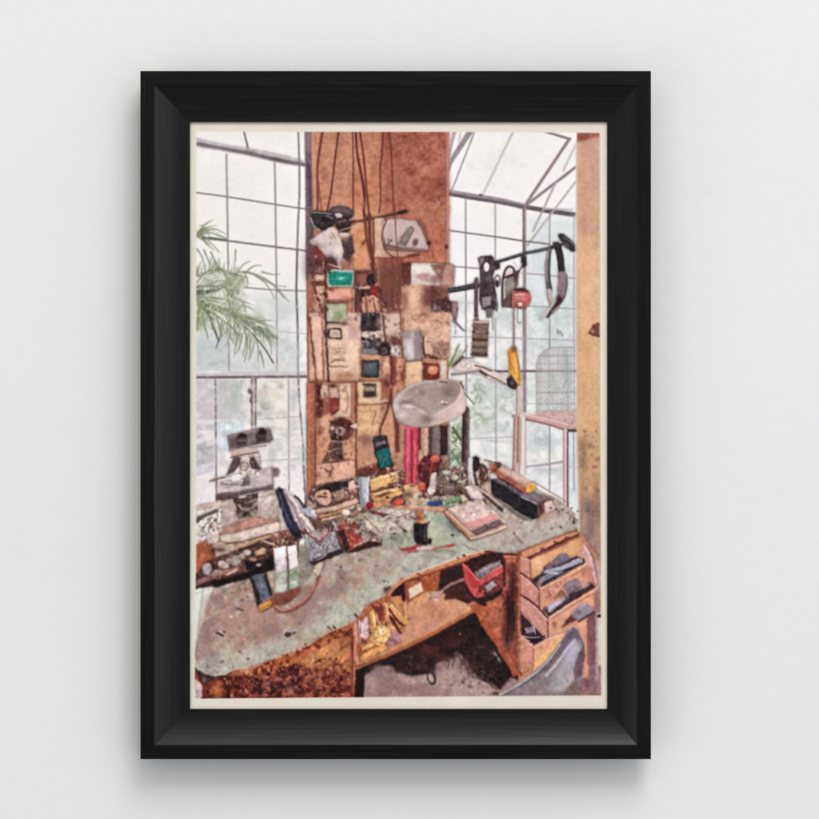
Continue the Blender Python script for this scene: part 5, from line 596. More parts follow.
P('230.6 450.4 244 448 256 446.6 258 451 250 453 232 456', (198, 168, 154), b=1, n=(4, 2)); L('231 457.6 244 454.4 258 452.4', 1.7, (112, 92, 88)); L('250 447.6 266 446', 1.8, (148, 128, 126)); P('227.6 436 232 434.6 248 431 256 429 268 427.8 271 430 273 439 270 442.6 256 444.4 240 447.6 229.6 450.6', (96, 82, 84), b=.9, n=(6, 2)); L('230 449.6 246 446 268 442.4', 1.6, (140, 124, 124)); S(254, 437, 3, 5, (122, 108, 110), .8); P('227.6 436 235 434.4 236 447.6 230 449', (112, 98, 96), a=.7); E(242, 436.4, 4.5, 3.7, (26, 21, 24)); P('236 439 247 438 246.6 444 238 445.4', (54, 44, 46)); L('237.6 440.6 246 440.8', 1.2, (110, 96, 96)); E(262, 431.4, 4.6, 3.6, (22, 18, 21)); P('255.6 434 266 434 265.4 440.6 257 442', (42, 34, 36)); L('258 436.4 265.4 436', .9, (84, 72, 74)); S(269, 433, 2, 4, (112, 98, 100), .8)
S(252, 431, 16, 1.6, (128, 112, 112), .8, -8); L('229 437 248 432.6 268 428.6', 1, (150, 134, 132), a=.8); S(233, 443, 3, 4, (74, 60, 62), .8); S(249, 442, 2, 4, (132, 116, 116), .8); L('236 448 250 445 268 441', 1.2, (60, 48, 50), a=.8, b=1.2); E(242, 435.6, 3, 2.2, (12, 10, 12)); E(262, 430.6, 3, 2.2, (10, 8, 10)); L('238.6 438.6 245.6 438.6', .9, (120, 106, 104), a=.7)
S(246, 451, 10, 1.4, (226, 206, 196), .8, -10); L('236 452.6 256 449', .9, (150, 116, 104), a=.8); C('238 456 260 454 262 474 240 476', [(84, 68, 66), (236, 224, 216), (150, 128, 120), (190, 172, 166)], 46, .6, 1.8, a=.75, b=1.1); S(238, 462, 2.4, 5, (62, 50, 50), .85, 25); S(255.6, 463, 2.4, 5, (56, 44, 48), .85, -25); S(246, 459, 3, 2.4, (216, 202, 196), .8)
C('218 478 272 469 272 484 220 492', [(206, 192, 190), (160, 144, 146), (232, 224, 222), (140, 122, 122)], 60, .6, 2.4, a=.5, b=1.3); L('218 481 232 478 246 482', 1.1, (232, 224, 222)); L('224 488 240 485 262 480', 1, (150, 132, 134), a=.8); S(245, 482, 2, 3, (60, 48, 48), .9); L('219 479.6 219 493', 1.1, (216, 204, 204)); S(262, 478, 5, 3, (206, 192, 190), .7)
C('226 500 276 492 276 518 226 522', [(206, 190, 180), (160, 138, 130), (176, 158, 150)], 80, 1, 3, a=.4, b=1.6); S(266, 500, 6, 4, (216, 204, 198), .7); S(258, 512, 4, 6, (150, 130, 122), .7); L('258.6 494 259 512', 1.2, (216, 200, 192), a=.8); S(246, 509, 6, 2.4, (140, 120, 112), .8); S(242, 503, 4, 2, (40, 32, 32), .8); L('262 497 274 494', 1, (160, 140, 132))
C('196 530 220 520 232 528 218 548 198 545', [(226, 208, 200), (150, 126, 118), (190, 166, 156), (110, 88, 84)], 60, .8, 2.6, a=.65, b=1.1)
# cushion-like block and the stones below
P('219 534 225 528 252 516.6 262 518.4 277 521.6 280 527 260 529 236 533.6 222 538', (182, 138, 120), b=1.2, n=(5, 'f')); P('219.6 535.6 236 532.6 262 526 278.6 521.6 280.4 528.6 277 532 258 536 238 541 226 543 221 540', (216, 192, 178), b=1.1, n=(4, 'f')); S(236, 524, 8, 4, (160, 116, 100), .7, -20); L('222 543.6 240 542 262 536.4 278 532', 1.3, (130, 92, 80)); P('216 540 226 544 244 543 240 550 222 552 212 548', (188, 156, 140), n=(6, 2))
P('196 545 204 541 212 544 217 558 205 566 196 575', (162, 92, 66), b=1.6, n=(8, 'f')); S(203, 556, 4, 6, (178, 104, 72), .8); S(213, 551, 3, 4, (66, 42, 40), .9); S(220, 550, 5, 2, (90, 56, 48), .8); P('206 534 218 530 219 541 208 545', (206, 184, 176), n=(7, 2))
P('196 574 210 560 235 551 262 540 280 532 290 530 299 534 299 566 274 570 240 580 214 586.6 196 588', (92, 66, 62), b=1.3, n=(10, 'g')); C('200 572 235 553 280 534 298 532 296 560 262 572 214 585', [(54, 38, 38), (140, 104, 90), (36, 26, 28), (168, 130, 112), (110, 76, 66)], 340, .7, 2.2, a=.75); L('236 547 250 542.6 262 538.6 270 536', 2.4, (206, 156, 118)); L('262 540 276 534.6', 1.6, (190, 140, 108)); L('240 550 258 545', 2, (66, 44, 42)); P('254 552 262 548 267 549 264 554 256 556', (196, 150, 116), n=(6, 2)); S(278, 537, 5, 3, (150, 104, 88), .8); C('268 532 298 528 298 546 272 550', [(150, 94, 80), (96, 60, 56), (206, 170, 150)], 100, .6, 1.9, a=.8); L('264 541 274 545', 1.6, (206, 180, 160))
P('210 583 240 574 274 563 274 568 250 578 216 587', (30, 22, 22), b=1.4); P('244 560 254 562 262 560 276 555 275 568 256 571 246 570', (30, 24, 26), b=1.8, n=(5, 2)); S(270, 558, 5, 3, (26, 20, 22), .9)
for x, y, rx, ry, r, c in [(207, 568.6, 5, 6, 10, (176, 160, 158)), (223.6, 564.6, 6, 4, 20, (186, 162, 152)), (217.6, 573, 6, 2.8, -12, (184, 162, 154)), (236, 560.4, 6, 4.6, -40, (178, 160, 152)), (242, 556, 3, 3, 0, (168, 146, 138)), (247, 552.6, 4, 2.8, 0, (192, 176, 170)), (258.6, 565, 2.6, 1.8, 0, (172, 152, 146)), (253, 559.6, 4, 2, 10, (148, 112, 100)), (229, 561, 3, 3, 0, (160, 140, 136))]: E(x, y, rx, ry, c, r, n=(9, 2), b=1)
S(214, 567, 3, 2, (40, 28, 30), .9); S(228, 570, 5, 1.6, (52, 36, 36), .8, -20); P('196 581 214 572 236 567 240 570 218 577 198 586', (150, 108, 98), b=1.4, a=.8, n=(8, 2)); L('226 575 236 570', 1.6, (206, 160, 128)); L('196 587.6 214 580', 2, (60, 44, 44))
# dark blue cloth, pale sleeve
P('283 489 290 492 298 500 306 513 304 530 296 532 290 515', (200, 182, 184), b=1.2, n=(8, 'f')); L('287 496 296 512 302 530', 2, (160, 136, 140)); L('291 497 301 514', 1.6, (226, 214, 214)); P('275.4 491 279 487 282.6 489 288 503 292 515 299 528 303 538 295 538 287 527 281 510', (50, 50, 92), b=1.1, n=(7, 2)); L('279 491 284 508 291 524', 2, (82, 84, 126)); S(281, 511, 1.6, 4, (196, 186, 196), .9); L('294.6 496 301 502 306.6 511', 1.7, (60, 44, 48)); S(297, 535, 4, 4, (30, 24, 32), .9); S(299.6, 549, 2, 3, (52, 44, 48), .8)
# packets
P('273.6 548.4 285.4 545.6 287.6 571 276 574', (234, 229, 231), b=.8, n=(3, 2)); P('286.6 546.6 296.4 544.6 299 567 289.4 570.6', (238, 234, 234), b=.8, n=(3, 2)); P('276 573.6 287.4 570.6 288 590.6 282 592.6 274.6 594', (192, 200, 188), b=.9, n=(7, 2)); P('289.6 570.4 299 566.8 299 586 288.8 590.4', (176, 194, 168), b=.9, n=(9, 2)); S(292.6, 575, 4, 3, (140, 178, 136), .8); S(294, 583, 4, 3, (206, 214, 198), .8); S(280, 588, 4, 3, (204, 206, 198), .8); L('286.6 547 288.4 571 288 590', 1.3, (118, 108, 100)); L('273.6 549 275 572', .9, (170, 160, 160)); L('276 573.6 299 567', .9, (160, 164, 152), a=.7); L('298.8 546 299.6 566', .9, (160, 156, 156)); L('289 578 299 574', .9, (140, 164, 134), a=.8)
P('299 545 312 540 318 566 300 590 299 566', (150, 146, 134), b=2, n=(6, 'f'))
P('268 604 274 594 288 590.6 300 586 302 592 290 602 280 606', (132, 88, 72), b=1.6, n=(8, 'f')); S(286, 600, 6, 3, (110, 66, 54), .8)
P('250.6 576 264.4 572.4 271.6 595 259.6 603.6', (104, 116, 156), b=1, n=(7, 2)); P('250 577 252.6 575.4 261 602 257.6 607', (46, 42, 52)); P('263.4 573 266 573 272.6 594.6 270 597', (44, 40, 50)); P('258 605.6 270.4 600.4 272 602.6 270.4 606 260.6 611.4 258.6 609', (228, 166, 66), b=.9, n=(6, 2)); L('259.6 609.6 270 604.4', 1.2, (166, 106, 44)); S(262, 586, 3, 3, (150, 158, 182), .7); S(258, 580, 3, 2, (92, 96, 120), .7); L('262 612 272 606', 1.4, (70, 52, 54), a=.7); C('253 577 264 574 270 594 260 600', [(134, 148, 188), (80, 88, 124)], 50, .4, 1.2, a=.6)
L('272.6 599 273.6 604 276.6 609 283 611.4 292 609.6 301 604.4 309 597 315 587 319 577', (2.4, 3.2), (160, 92, 78), b=1); L('275 605.6 280 609.6 288 609.6 300 603.4 310 594 316.6 581', 1, (206, 150, 136)); L('277 612.4 292 611.6 303 605 311 597', 1, (110, 66, 58), a=.6); P('312.6 571.4 316.6 565 320 561.4 324 563.6 321 571 317.6 577', (226, 214, 186), b=.9); L('313 572 317.6 577', 1, (160, 140, 116))
# blister pack, coral beads
P('303 531 322 526 336 527 343.6 549.6 341 552.6 312 563 309 556', (60, 54, 60), b=1.4, n=(6, 2)); P('305.6 534.6 316 533 335.6 530 340.4 548.6 311.6 560', (168, 164, 176), b=1, n=(9, 2)); C('308 538 335 533 339 547 313 557', [(84, 80, 96), (212, 208, 218), (110, 106, 122), (64, 58, 72)], 280, .4, 1, a=.8); L('305.6 534.6 311.6 560 326 555', 1.4, (198, 194, 202)); L('334 525 339 537 344.6 550', 2.6, (82, 84, 98)); L('336 527 340 537', 1, (150, 152, 166)); P('306 533 320 528 330 528 322 540', (190, 164, 152), a=.7, b=1.4); 
for s in ['304 531 309 535.4 314 538.6 320.6 542.4', '320.6 542.4 324 538 327.6 533 330 528']:
    q = smooth(pts(s), False)
    for x, y in q[::1]: E(x+rs.randn()*.3, y+rs.randn()*.3, 1.1, .9, (146+rs.randn()*16, 74, 76), a=.9)
L('313 563.6 328 557.6 342 552', 2.6, (56, 46, 48), b=1.3); S(313, 562, 3, 2, (46, 36, 40), .8)
P('336 530 344 523 356 523 366 532 372 543 362 549 348 553 341 545', (150, 78, 62), b=1.4, n=(9, 2)); C('341 530 355 524 364 534 362 544 349 549', [(196, 92, 66), (160, 60, 46), (112, 44, 40), (220, 150, 130), (206, 120, 90)], 320, .5, 1.3, a=.85); P('338 531 344 530 350 548 345 553', (54, 34, 36), b=1.5, n=(6, 2)); P('358 528 366 527 371 539 366 544 360 536', (178, 156, 146), b=1.4, n=(12, 2)); P('349 551 362 546 372 541 381 541 382 545 372 547 352 553', (58, 42, 42), b=1.3)
for x, y in [(355.6, 545.4), (358.4, 543.6), (361.4, 542.8), (364.4, 541.4), (367.4, 539.8)]: E(x, y, 1.7, 1.3, (222, 200, 186), -20)
P('370 530 381 537 380.6 542 372 540 366 530', (168, 140, 130), b=1.3, n=(11, 2)); L('373 540 380 538.6', 1.8, (224, 206, 194)); C('364 526 382 536 380 544 366 536', [(90, 62, 58), (206, 180, 168)], 50, .6, 1.6, a=.8)
# rubble behind the beads
C('302 512 336 500 362 506 380 520 380 536 340 530 305 535', [(206, 180, 160), (150, 116, 100), (92, 66, 62), (60, 46, 48), (224, 206, 194), (178, 140, 112), (70, 50, 50)], 330, .7, 2.4, a=.75)
P('300 509 310 506 318 516 304 520', (176, 170, 180), b=1.4, n=(9, 2)); E(313, 511.4, 3, 2.4, (206, 208, 220), b=1.2); P('298 514 304 513 316 530 308 533', (220, 200, 196), b=1.3, n=(6, 2)); L('301 518 311 531', 1.4, (150, 112, 112)); L('305 515 317 523', 1.7, (110, 82, 86)); P('314 520 330 512 340 516 336 527 320 530', (92, 66, 62), b=2, a=.7, n=(9, 2))
P('315 487 332 484 349 480 357 483 358 500 350 506 318 506', (112, 78, 72), b=1.4, n=(11, 2)); P('318 489 328 484 340 482 349 482 346 492 334 491 326 494', (46, 36, 38), b=1.3, n=(6, 2)); P('316 493 324 489.6 331 492.6 330 503 321 505 315.6 499', (204, 158, 138), b=1.1, n=(8, 2), sm=1); L('318 496.6 327 497', 1.6, (84, 48, 44)); E(325, 494, 2.2, 1.2, (112, 70, 62)); S(322, 502, 4, 1.6, (226, 184, 164), .7); P('332 492 343 489 345 498 336 503', (160, 128, 110), n=(12, 2), b=1.3); S(343, 490, 3, 3, (178, 150, 136), .7); P('348 482 354 480 356 490 349 492', (222, 186, 166), b=1.3); C('345 488 359 486 359 506 345 505', [(200, 150, 136), (120, 78, 72), (226, 190, 172)], 60, .6, 1.7, a=.8)
L('318 511 336 507.6 356 501', 4.6, (206, 172, 146), n=(7, 2), b=1.2); L('320 517 334 513 348 508', 3, (196, 138, 98), n=(5, 2)); L('322 520 340 515.6', 1.8, (210, 172, 136)); L('320 514.6 338 510.4', 1.2, (122, 82, 66)); E(346, 512.4, 4, 3.4, (236, 212, 190), b=1.4); S(345, 511, 2, 1.4, (250, 234, 218), .8); S(340, 520, 5, 3, (120, 104, 88), .7); L('333 521 337 530', 1.4, (190, 190, 200)); S(356, 515, 5, 4, (150, 124, 106), .8)
# brush jar and wood blocks
P('357.6 479 360 477 369.6 477.4 369 500 368 507 361 508', (182, 181, 189), b=1, n=(4, 2)); L('360 480 362.6 506', 2, (140, 138, 150), b=1.3); L('368 478 367 500', 1.4, (216, 214, 216)); E(369.6, 505.4, 3.6, 3, (142, 32, 46)); 
P('369 480 380 475.6 397 471 399 474 396.6 481.6 384 486.6 372 491', (226, 174, 112), b=1, n=(5, 'f')); P('370 479.6 382 475.6 397 471 397.6 474 372 482', (240, 202, 148), b=1); L('372 491.6 386 487.6 397 482.6', 1.6, (130, 76, 54)); P('371 493.6 384 489.6 396 487 401.4 488.6 402.4 494 390 499 375 503 371.6 499', (230, 172, 108), b=1, n=(6, 'f')); P('373 493.6 386 489.6 400 488.4 388 494 376 496', (244, 206, 150), a=.9); P('376 495.6 388 491.4 392 492.4 380 497', (126, 72, 50)); E(387.4, 497.2, 1.7, 1.2, (84, 46, 40)); L('372 495 374 503', 1.4, (150, 90, 62)); P('373 503 384 500 392 498 390 506 376 509', (206, 148, 108), b=1.2, n=(7, 2)); P('391 502 397 498 403.6 498.6 404 504 396 508.4 391 507', (202, 86, 68), b=1.1, n=(5, 2)); S(391, 502, 2, 2, (70, 56, 50), .8); C('384 466 402 464 402 486 394 484', [(206, 176, 160), (96, 58, 54), (232, 210, 196), (150, 100, 86)], 70, .6, 1.7, a=.85); C('396 474 408 472 408 500 402 498', [(60, 40, 40), (110, 76, 62), (170, 130, 100)], 60, .7, 2, a=.85)
# red tubes, lamp legs, pots
R(418, 425, 429, 470, (204, 158, 132), b=1.4, n=(6, 'f')); R(395, 424, 406, 470, (176, 124, 104), b=2, n=(9, 'f')); R(395.6, 424, 399, 452, (108, 58, 50), b=1.4); R(418, 425, 421, 450, (112, 52, 50), b=1.2); R(424, 428, 428, 458, (220, 178, 148), b=1.3); R(430, 426, 441.6, 462, (124, 106, 104), b=1.2, n=(9, 'g')); R(440.6, 426, 448.6, 456, (58, 42, 44), b=1.2, n=(4, 2)); R(429, 426, 432, 456, (86, 62, 60), b=1.2); R(447.6, 426, 450.6, 470, (176, 160, 154), b=1.2); R(440, 455, 450, 468, (140, 116, 96), b=1.4, n=(9, 2))
R(450, 420, 462, 485, (206, 212, 200), b=1.4, n=(4, 2))
for i in range(90):
    x, y = 451+rs.rand()*10, 424+rs.rand()*58; an = rs.choice([.9, -.8])+rs.randn()*.3; L([x, y, x+np.cos(an)*6, y+np.sin(an)*6], (1.7, .5), [(132, 158, 106), (98, 120, 78), (164, 180, 146), (72, 92, 62)][rs.randint(4)], a=.6)
L('453 428 461 440', 2.2, (86, 110, 66)); L('452 452 460 462', 2, (120, 150, 96)); L('459 425 460 434', 1.6, (150, 180, 130)); S(461.6, 389, 1.6, 4, (86, 92, 66), .8)
for i in range(40):
    x, y = 463+rs.rand()*20, 384+rs.rand()*36; an = rs.rand()*6.3; L([x, y, x+np.cos(an)*6, y+np.sin(an)*6], (1.4, .5), [(146, 164, 130), (118, 134, 104), (184, 194, 176)][rs.randint(3)], a=.5)
S(470, 402, 4, 5, (240, 236, 232), .8); L('463.6 392 468 397 474 404', 1.3, (112, 122, 96))
L('466 410 465.6 440 465.2 470 464.6 478', (7, 8.4), (82, 66, 70), n=(7, 2), sm=0); L('468.2 412 468 472', 1.6, (132, 114, 116), b=1.2); L('463.6 420 463 470', 1.8, (50, 38, 44), b=1.2); S(467, 452, 2, 2.4, (156, 128, 126), .7); S(466, 466, 3, 4, (128, 114, 122), .6)
P('405.6 424 411.8 424 411.6 470 411.4 486 404.6 484 404.6 450', (206, 78, 92), b=.9, n=(3, 2)); P('412.2 424 418 424 417.8 470 418 486 412 486', (200, 68, 82), b=.9, n=(3, 2)); L('411.9 432 411.7 486', 1.5, (140, 34, 48)); L('408 428 407.4 482', 2, (226, 110, 120), b=1.3); L('414.6 440 414.4 484', 1.4, (220, 98, 108), b=1.2); L('417.6 428 417.6 470', 1, (150, 42, 54)); L('405.2 430 404.6 482', 1.2, (168, 52, 66)); P('405 423 418 423 418 429 405 429', (226, 96, 104), a=.7)
P('404 486 410 483 418 485 423 491 421 503 412 502 405 496', (206, 160, 122), b=1.3, n=(11, 2)); S(408, 487, 4, 2, (232, 176, 120), .8); S(417, 496, 2.6, 4, (232, 216, 204), .85); S(409, 494, 4, 3, (66, 58, 48), .8); S(412, 486, 3, 1, (90, 54, 44), .8); S(420, 497, 2, 2, (90, 50, 46), .8)
P('418 466 424 456 434 454 442 462 442 484 436 494 420 492', (92, 42, 46), b=1.6, n=(10, 2)); C('418 458 440 456 442 486 420 490', [(60, 28, 34), (130, 46, 46), (40, 30, 40), (172, 70, 56), (86, 60, 72)], 150, .7, 2, a=.8); E(435, 459, 4.6, 4, (212, 98, 76), n=(6, 2), b=1.3); E(422, 486.6, 4, 4.4, (196, 88, 66), n=(6, 2), b=1.3); S(421.6, 484, 2, 1.4, (226, 130, 100), .8); L('432 462 430 474', 2, (178, 70, 56)); P('431 474.6 434.6 472.4 437.4 475 437 486 433.4 494.6 428.6 494 427 491 430 482', (206, 188, 182), b=1, n=(5, 2), sm=1); S(429.6, 492, 2, 2, (226, 208, 196), .8); L('436.4 477 435 489', 1, (150, 130, 128)); P('437 468 444 470 443 482 438 482', (52, 60, 48), b=1.4, n=(7, 2))
P('440 466 462 468 470 482 466 494 444 496 436 490', (118, 98, 88), b=2, n=(12, 2)); C('440 466 462 464 472 482 462 496 438 496', [(70, 60, 54), (160, 150, 132), (206, 196, 180), (96, 78, 74), (54, 42, 44), (120, 128, 104)], 170, .8, 2.2, a=.8); E(454.6, 477.6, 3.8, 3, (192, 186, 172), n=(7, 2)); E(446, 472.6, 4, 2.6, (180, 176, 160), n=(7, 2)); E(452.4, 489.6, 7.6, 5.4, (112, 90, 90), n=(9, 2)); S(450, 487, 3, 1.6, (168, 144, 138), .8); E(440, 492, 4, 4.6, (84, 60, 54), n=(7, 2)); E(441.6, 491, 1.4, 3, (150, 116, 96)); L('458 482 466 480', 2, (206, 196, 178)); S(463, 483, 2, 1.6, (226, 214, 190), .8)
# bits at the back right
P('468 458 474 458 474 480 468 484', (214, 208, 208), b=1.4, n=(6, 2)); P('473.4 457.4 476 455.6 479.6 458.6 479 470 474.6 472.6 473 468', (46, 40, 50), b=1, n=(6, 2)); L('474.6 474 477 485', 2.2, (66, 58, 70)); L('472 474 473.6 484', 2.4, (226, 222, 226)); P('479.6 464 487 466 488 480 483 484 479 478', (92, 62, 58), b=1.2, n=(10, 2)); P('479 460 486 460 492 468 489 470', (216, 206, 198), b=1.2); L('484 460 492 462 497 464', 1.2, (118, 100, 92)); P('490 463 498 464 499 470 492 473', (172, 112, 82), b=1.2, n=(8, 2)); E(498.4, 465, 2.4, 2.6, (92, 80, 74)); E(494, 477, 6, 2.6, (214, 210, 214), 24, b=1); C('478 462 492 466 490 486 476 486', [(120, 78, 66), (52, 40, 44), (206, 180, 164)], 50, .6, 1.5, a=.8)
P('464 488 470 484.6 476 486 480 492 485.6 497.6 482 499.6 472 500 468 494', (226, 214, 210), b=1.1, n=(3, 2)); P('462 488 468 492 472 500 468 500 462 493', (110, 86, 82), b=1.3); S(477, 494, 4, 3, (240, 230, 226), .7)
L('475 486.6 484 492 494 499 501 505', (2.4, 5), (206, 194, 186), n=(4, 2)); L('483 494 494 503 502 510.4', (1.8, 3.4), (72, 60, 62)); L('478 485.6 498 500', .9, (120, 104, 100)); P('480 500 486 500 487 506 482 505', (100, 80, 76), b=1.3); S(503, 497, 8, 6, (166, 160, 146), .5)
# black case with boxes on it
P('491 479.6 494 479 538 504 538.6 517.6 532 519.6 524 515.6 492 494', (38, 36, 56), b=1, n=(5, 2)); P('494.6 479 503 476.6 520 485 553 499.4 548 501.6 537.4 504.6 515 492', (132, 121, 126), b=1, n=(5, 'f')); L('494 480 515 492.6 536 504', 1.4, (84, 78, 90)); L('522 497 538 505', 1.6, (170, 160, 166)); P('537 505.4 543.6 501.6 544 513.6 538 517.6', (112, 74, 72), n=(9, 2)); L('540.6 505 541 515', 1.2, (60, 40, 44)); P('544 502.6 551 500 556.4 509 545 514', (222, 200, 190), b=1, n=(5, 2)); E(550.6, 508, 1.2, 1, (130, 100, 92)); S(548, 516, 8, 3, (190, 152, 134), .6); P('493 495 524 516.6 532 520 524 521 500 504', (88, 80, 80), b=2, a=.7)
P('495 471 500 470.4 527 486.6 526.6 493.6 521 491 496.6 475.6', (176, 108, 88), b=.9, n=(5, 2)); P('496.6 469.6 503 465.6 511 470 533 483 527 487', (220, 190, 172), b=1, n=(4, 2)); L('498 476.6 522 492.6', 1.6, (70, 44, 46)); P('526.4 484.6 531 482.4 536 485 535.6 489 530 492.6 526 490.6', (236, 188, 92), b=1, n=(5, 2)); L('498 470.8 527 487.6', 1.2, (206, 148, 124)); S(520, 486, 4, 2, (190, 130, 106), .6)
L('533 481 542 487 552 493 560 497.6 566 502', 1.3, (156, 140, 136)); L('524 472 536 480 550 490', .9, (206, 196, 188), a=.7); E(556, 509.4, 1.4, 1, (96, 78, 76)); E(559, 511.6, 1.2, 1, (120, 100, 94))
# papers, pens, ruler
P('362 514 378 510 408 506 413 520 416 544 392 546 384 540 366 528', (204, 196, 182), b=1.4, n=(8, 'f')); P('384 533 414 530 416 546 398 552 383 548', (168, 172, 154), b=1.6, n=(5, 'f')); C('362 510 408 505 412 524 380 534', [(150, 120, 110), (232, 222, 210), (110, 84, 78), (190, 170, 156), (222, 204, 184)], 150, .6, 2, a=.65); L('364 509 378 513 388 516.6', 2.6, (150, 92, 86)); L('372 513 384 516', 1.4, (92, 60, 58)); E(387, 516.4, 3.4, 1.8, (70, 42, 42), -15); L('380 520 394 514 404 510', 2.4, (224, 214, 202)); L('396.4 522 400 527 405.6 531', 2.8, (72, 62, 62)); L('398 518 411 513', 1, (112, 92, 86)); L('410 517 420 521', 1, (90, 76, 72)); E(394.6, 533.6, 1.3, .9, (80, 66, 62)); L('391 526 396 529', 1.3, (140, 124, 116)); L('364 516 372 524 380 532', 1.1, (140, 112, 104)); S(400, 525, 6, 5, (212, 208, 192), .6)
P('424 516 446 514 462 528 470 540 448 548 428 548 422 535', (182, 194, 172), b=2.4, n=(6, 'f')); S(440, 520, 6, 4, (148, 178, 152), .8); S(451, 524, 3, 8, (120, 140, 120), .6, -40); S(434, 535, 7, 6, (206, 208, 186), .7); E(452.6, 535, 1.4, 1.2, (78, 68, 66)); E(446.6, 517.6, 1, 1, (110, 100, 90)); L('447 515 452 524 460 532', 1.8, (92, 82, 76), a=.8)
L('397 507.6 412 507.4 440 509.4 452 510.6', 3.6, (226, 168, 134), b=1, n=(4, 2)); L('410 506 446 508', 1, (240, 200, 172)); P('406 500 424 498 426 505 406 505', (190, 166, 146), b=1.6, n=(9, 2)); P('426.4 503.6 430 501 441.6 500.4 443.6 504.6 430 505.6', (66, 88, 158), b=.9, n=(4, 2)); L('444.6 503 454 500.6 463 497.6', 4.6, (140, 184, 138), n=(5, 2)); L('443 501.6 444 505', 1.6, (178, 214, 220)); P('460 496 464 494.6 468 500 462 502', (210, 204, 176), b=1); L('446 503.6 462 499', 1, (96, 150, 100))
# bottle and penknife
P('414 524 420 522.4 427 523.6 427.6 538 427 545 417 544.6 414.6 540', (42, 38, 48), b=1, n=(6, 2)); L('424.6 526 425 540', 1.3, (92, 84, 96)); P('415 511 422 510 424.6 516 423 524 417 523.6', (190, 124, 88), b=1.1, n=(9, 2)); S(419, 518, 2.4, 2, (92, 52, 44), .8); S(423, 522, 2, 1.4, (226, 178, 104), .8); E(429.6, 541.2, 2.2, 2.7, (52, 46, 50)); L('424 526 429 522', 1.1, (70, 58, 58)); S(418, 541, 3, 2, (28, 26, 38), .8)
L('402 549.6 410 549 419 546.6', (2, 4), (168, 62, 72), b=1.2); L('408 552 418 551', 1.6, (150, 66, 70), b=1.3, a=.8); L('418 548.4 430 548 434 547', (4, 3), (228, 208, 192), b=1); L('434 548.6 444 547 454 544.6', (2.4, 1.4), (192, 124, 110)); L('436 551 452 550', 1.2, (140, 132, 116), a=.7); S(432, 551, 8, 1.6, (146, 140, 124), .7); L('447 546.4 454 544.4', 1.8, (178, 70, 70))
# pocket scale
P('444.6 511.6 449 508.4 478 499.6 482 501.6 506.4 523.4 505.6 527.6 477 538.6 472 539 468.6 536', (226, 198, 178), b=1, n=(3, 2)); L('444.6 512.6 456 524.6 471 538.6', 2.4, (196, 138, 110)); L('445 515 457 528 470 540', 1.2, (92, 78, 70), a=.8); L('471 539.4 489 533.6 506 527', 2, (224, 184, 158)); P('448.6 509 477.6 501 499.6 519 469 530.6', (230, 207, 200), b=1, n=(4, 2)); P('462.6 524.4 494 513.6 500 519 469.4 530.6', (222, 166, 164), b=2.4, n=(3, 2)); P('471.6 531.4 499.4 519.6 504 524 476 535.6', (114, 92, 100), b=1, n=(8, 2)); L('486 525 488 529', 1.4, (84, 64, 70)); L('452 511 474 529', 1, (182, 148, 136), a=.8); L('450 509.4 478 501.4', 1, (244, 228, 220), a=.8); C('454 510 478 504 494 516 466 525', [(214, 180, 176), (240, 222, 216)], 90, .4, 1.1, a=.5); P('470 532 476 535.6 474 538 469 534', (240, 218, 200))
L('470 541 490 535 506 529', 1.6, (150, 140, 128), b=1.4, a=.6)
P('444.4 512 447 510 471 532 475 537 471 539.4 467 536', (206, 160, 132), b=1, n=(3, 2)); L('446 511.4 458 522 472 534.6', 1, (240, 216, 196), a=.9); L('445.4 514.6 457 526 468.6 537', 1.2, (150, 100, 80), a=.8); L('472 538.4 489 533 505.8 526.4', 2.2, (238, 214, 192), b=1); L('477 535.6 491 530.6 504.6 525', 1, (176, 134, 116), a=.7); L('449 508.8 478 500.2 484 503.6 505 522', 1.4, (242, 224, 212), b=1, a=.8); C('452 510 476 503 496 518 468 528', [(206, 172, 166), (238, 220, 212), (222, 190, 184)], 90, .5, 1.4, a=.5, b=1); L('474 532.6 486 527.6', 1.1, (150, 130, 136), a=.8); L('490 526 499 522', 1, (150, 128, 134), a=.8); L('466 524.4 496 514.4', 1, (206, 150, 148), a=.7)
S(452, 528, 3, 7, (104, 112, 98), .6, -40); L('447 517 458 529 468 540', 2, (110, 104, 92), b=1.8, a=.5)
# lamp shade
SHADE = 0.5
SH = '393 403 396 396 405 389 418 382.6 432 380.4 446 379.6 458 381 462 385 464 394 465.6 404 465 410.6 459 416.6 448 422 434 425.6 418 427 404 424.6 397 419 393.8 411'
P(SH, (178, 165, 160), b=1, n=(2, 'f'), sm=1)
P('398 398 406 390 420 384 436 381 452 380.6 461 384 461 392 455 401 446 407 432 412 416 414 402 411 396 405', (160, 146, 141), b=3, a=.9, n=(3, 'f')); S(420, 391, 14, 6, (140, 126, 121), .75, -12); S(449, 391, 10, 8, (122, 107, 103), .85, -30); S(436, 398, 10, 5, (150, 136, 131), .7); S(404, 398, 5, 6, (190, 178, 172), .75); S(430, 386, 9, 2.4, (172, 158, 152), .7, -8)
P('462 384 465.8 404 464.4 411 455 418 438 425 424 427 430 418 444 410 455 403 460.6 393', (200, 182, 177), b=2.2, n=(3, 2)); S(459, 407, 4, 6, (216, 199, 194), .8, 30); S(446, 417, 8, 3, (186, 168, 164), .8, -28); L('461.6 386 461 394 455 403 444 410.4 430 417', 1.4, (218, 204, 198), b=1.5, a=.65)
P('394 406 398 412 410 417 424 420 432 418 428 427 414 426.6 402 423.6 396 417', (164, 150, 146), b=2, n=(3, 2)); S(402, 415, 5, 4, (206, 195, 189), .85); S(427, 419, 7, 5, (118, 104, 103), .8); S(413, 420, 6, 3, (176, 162, 158), .8); S(396, 406, 2.4, 6, (214, 204, 198), .8)
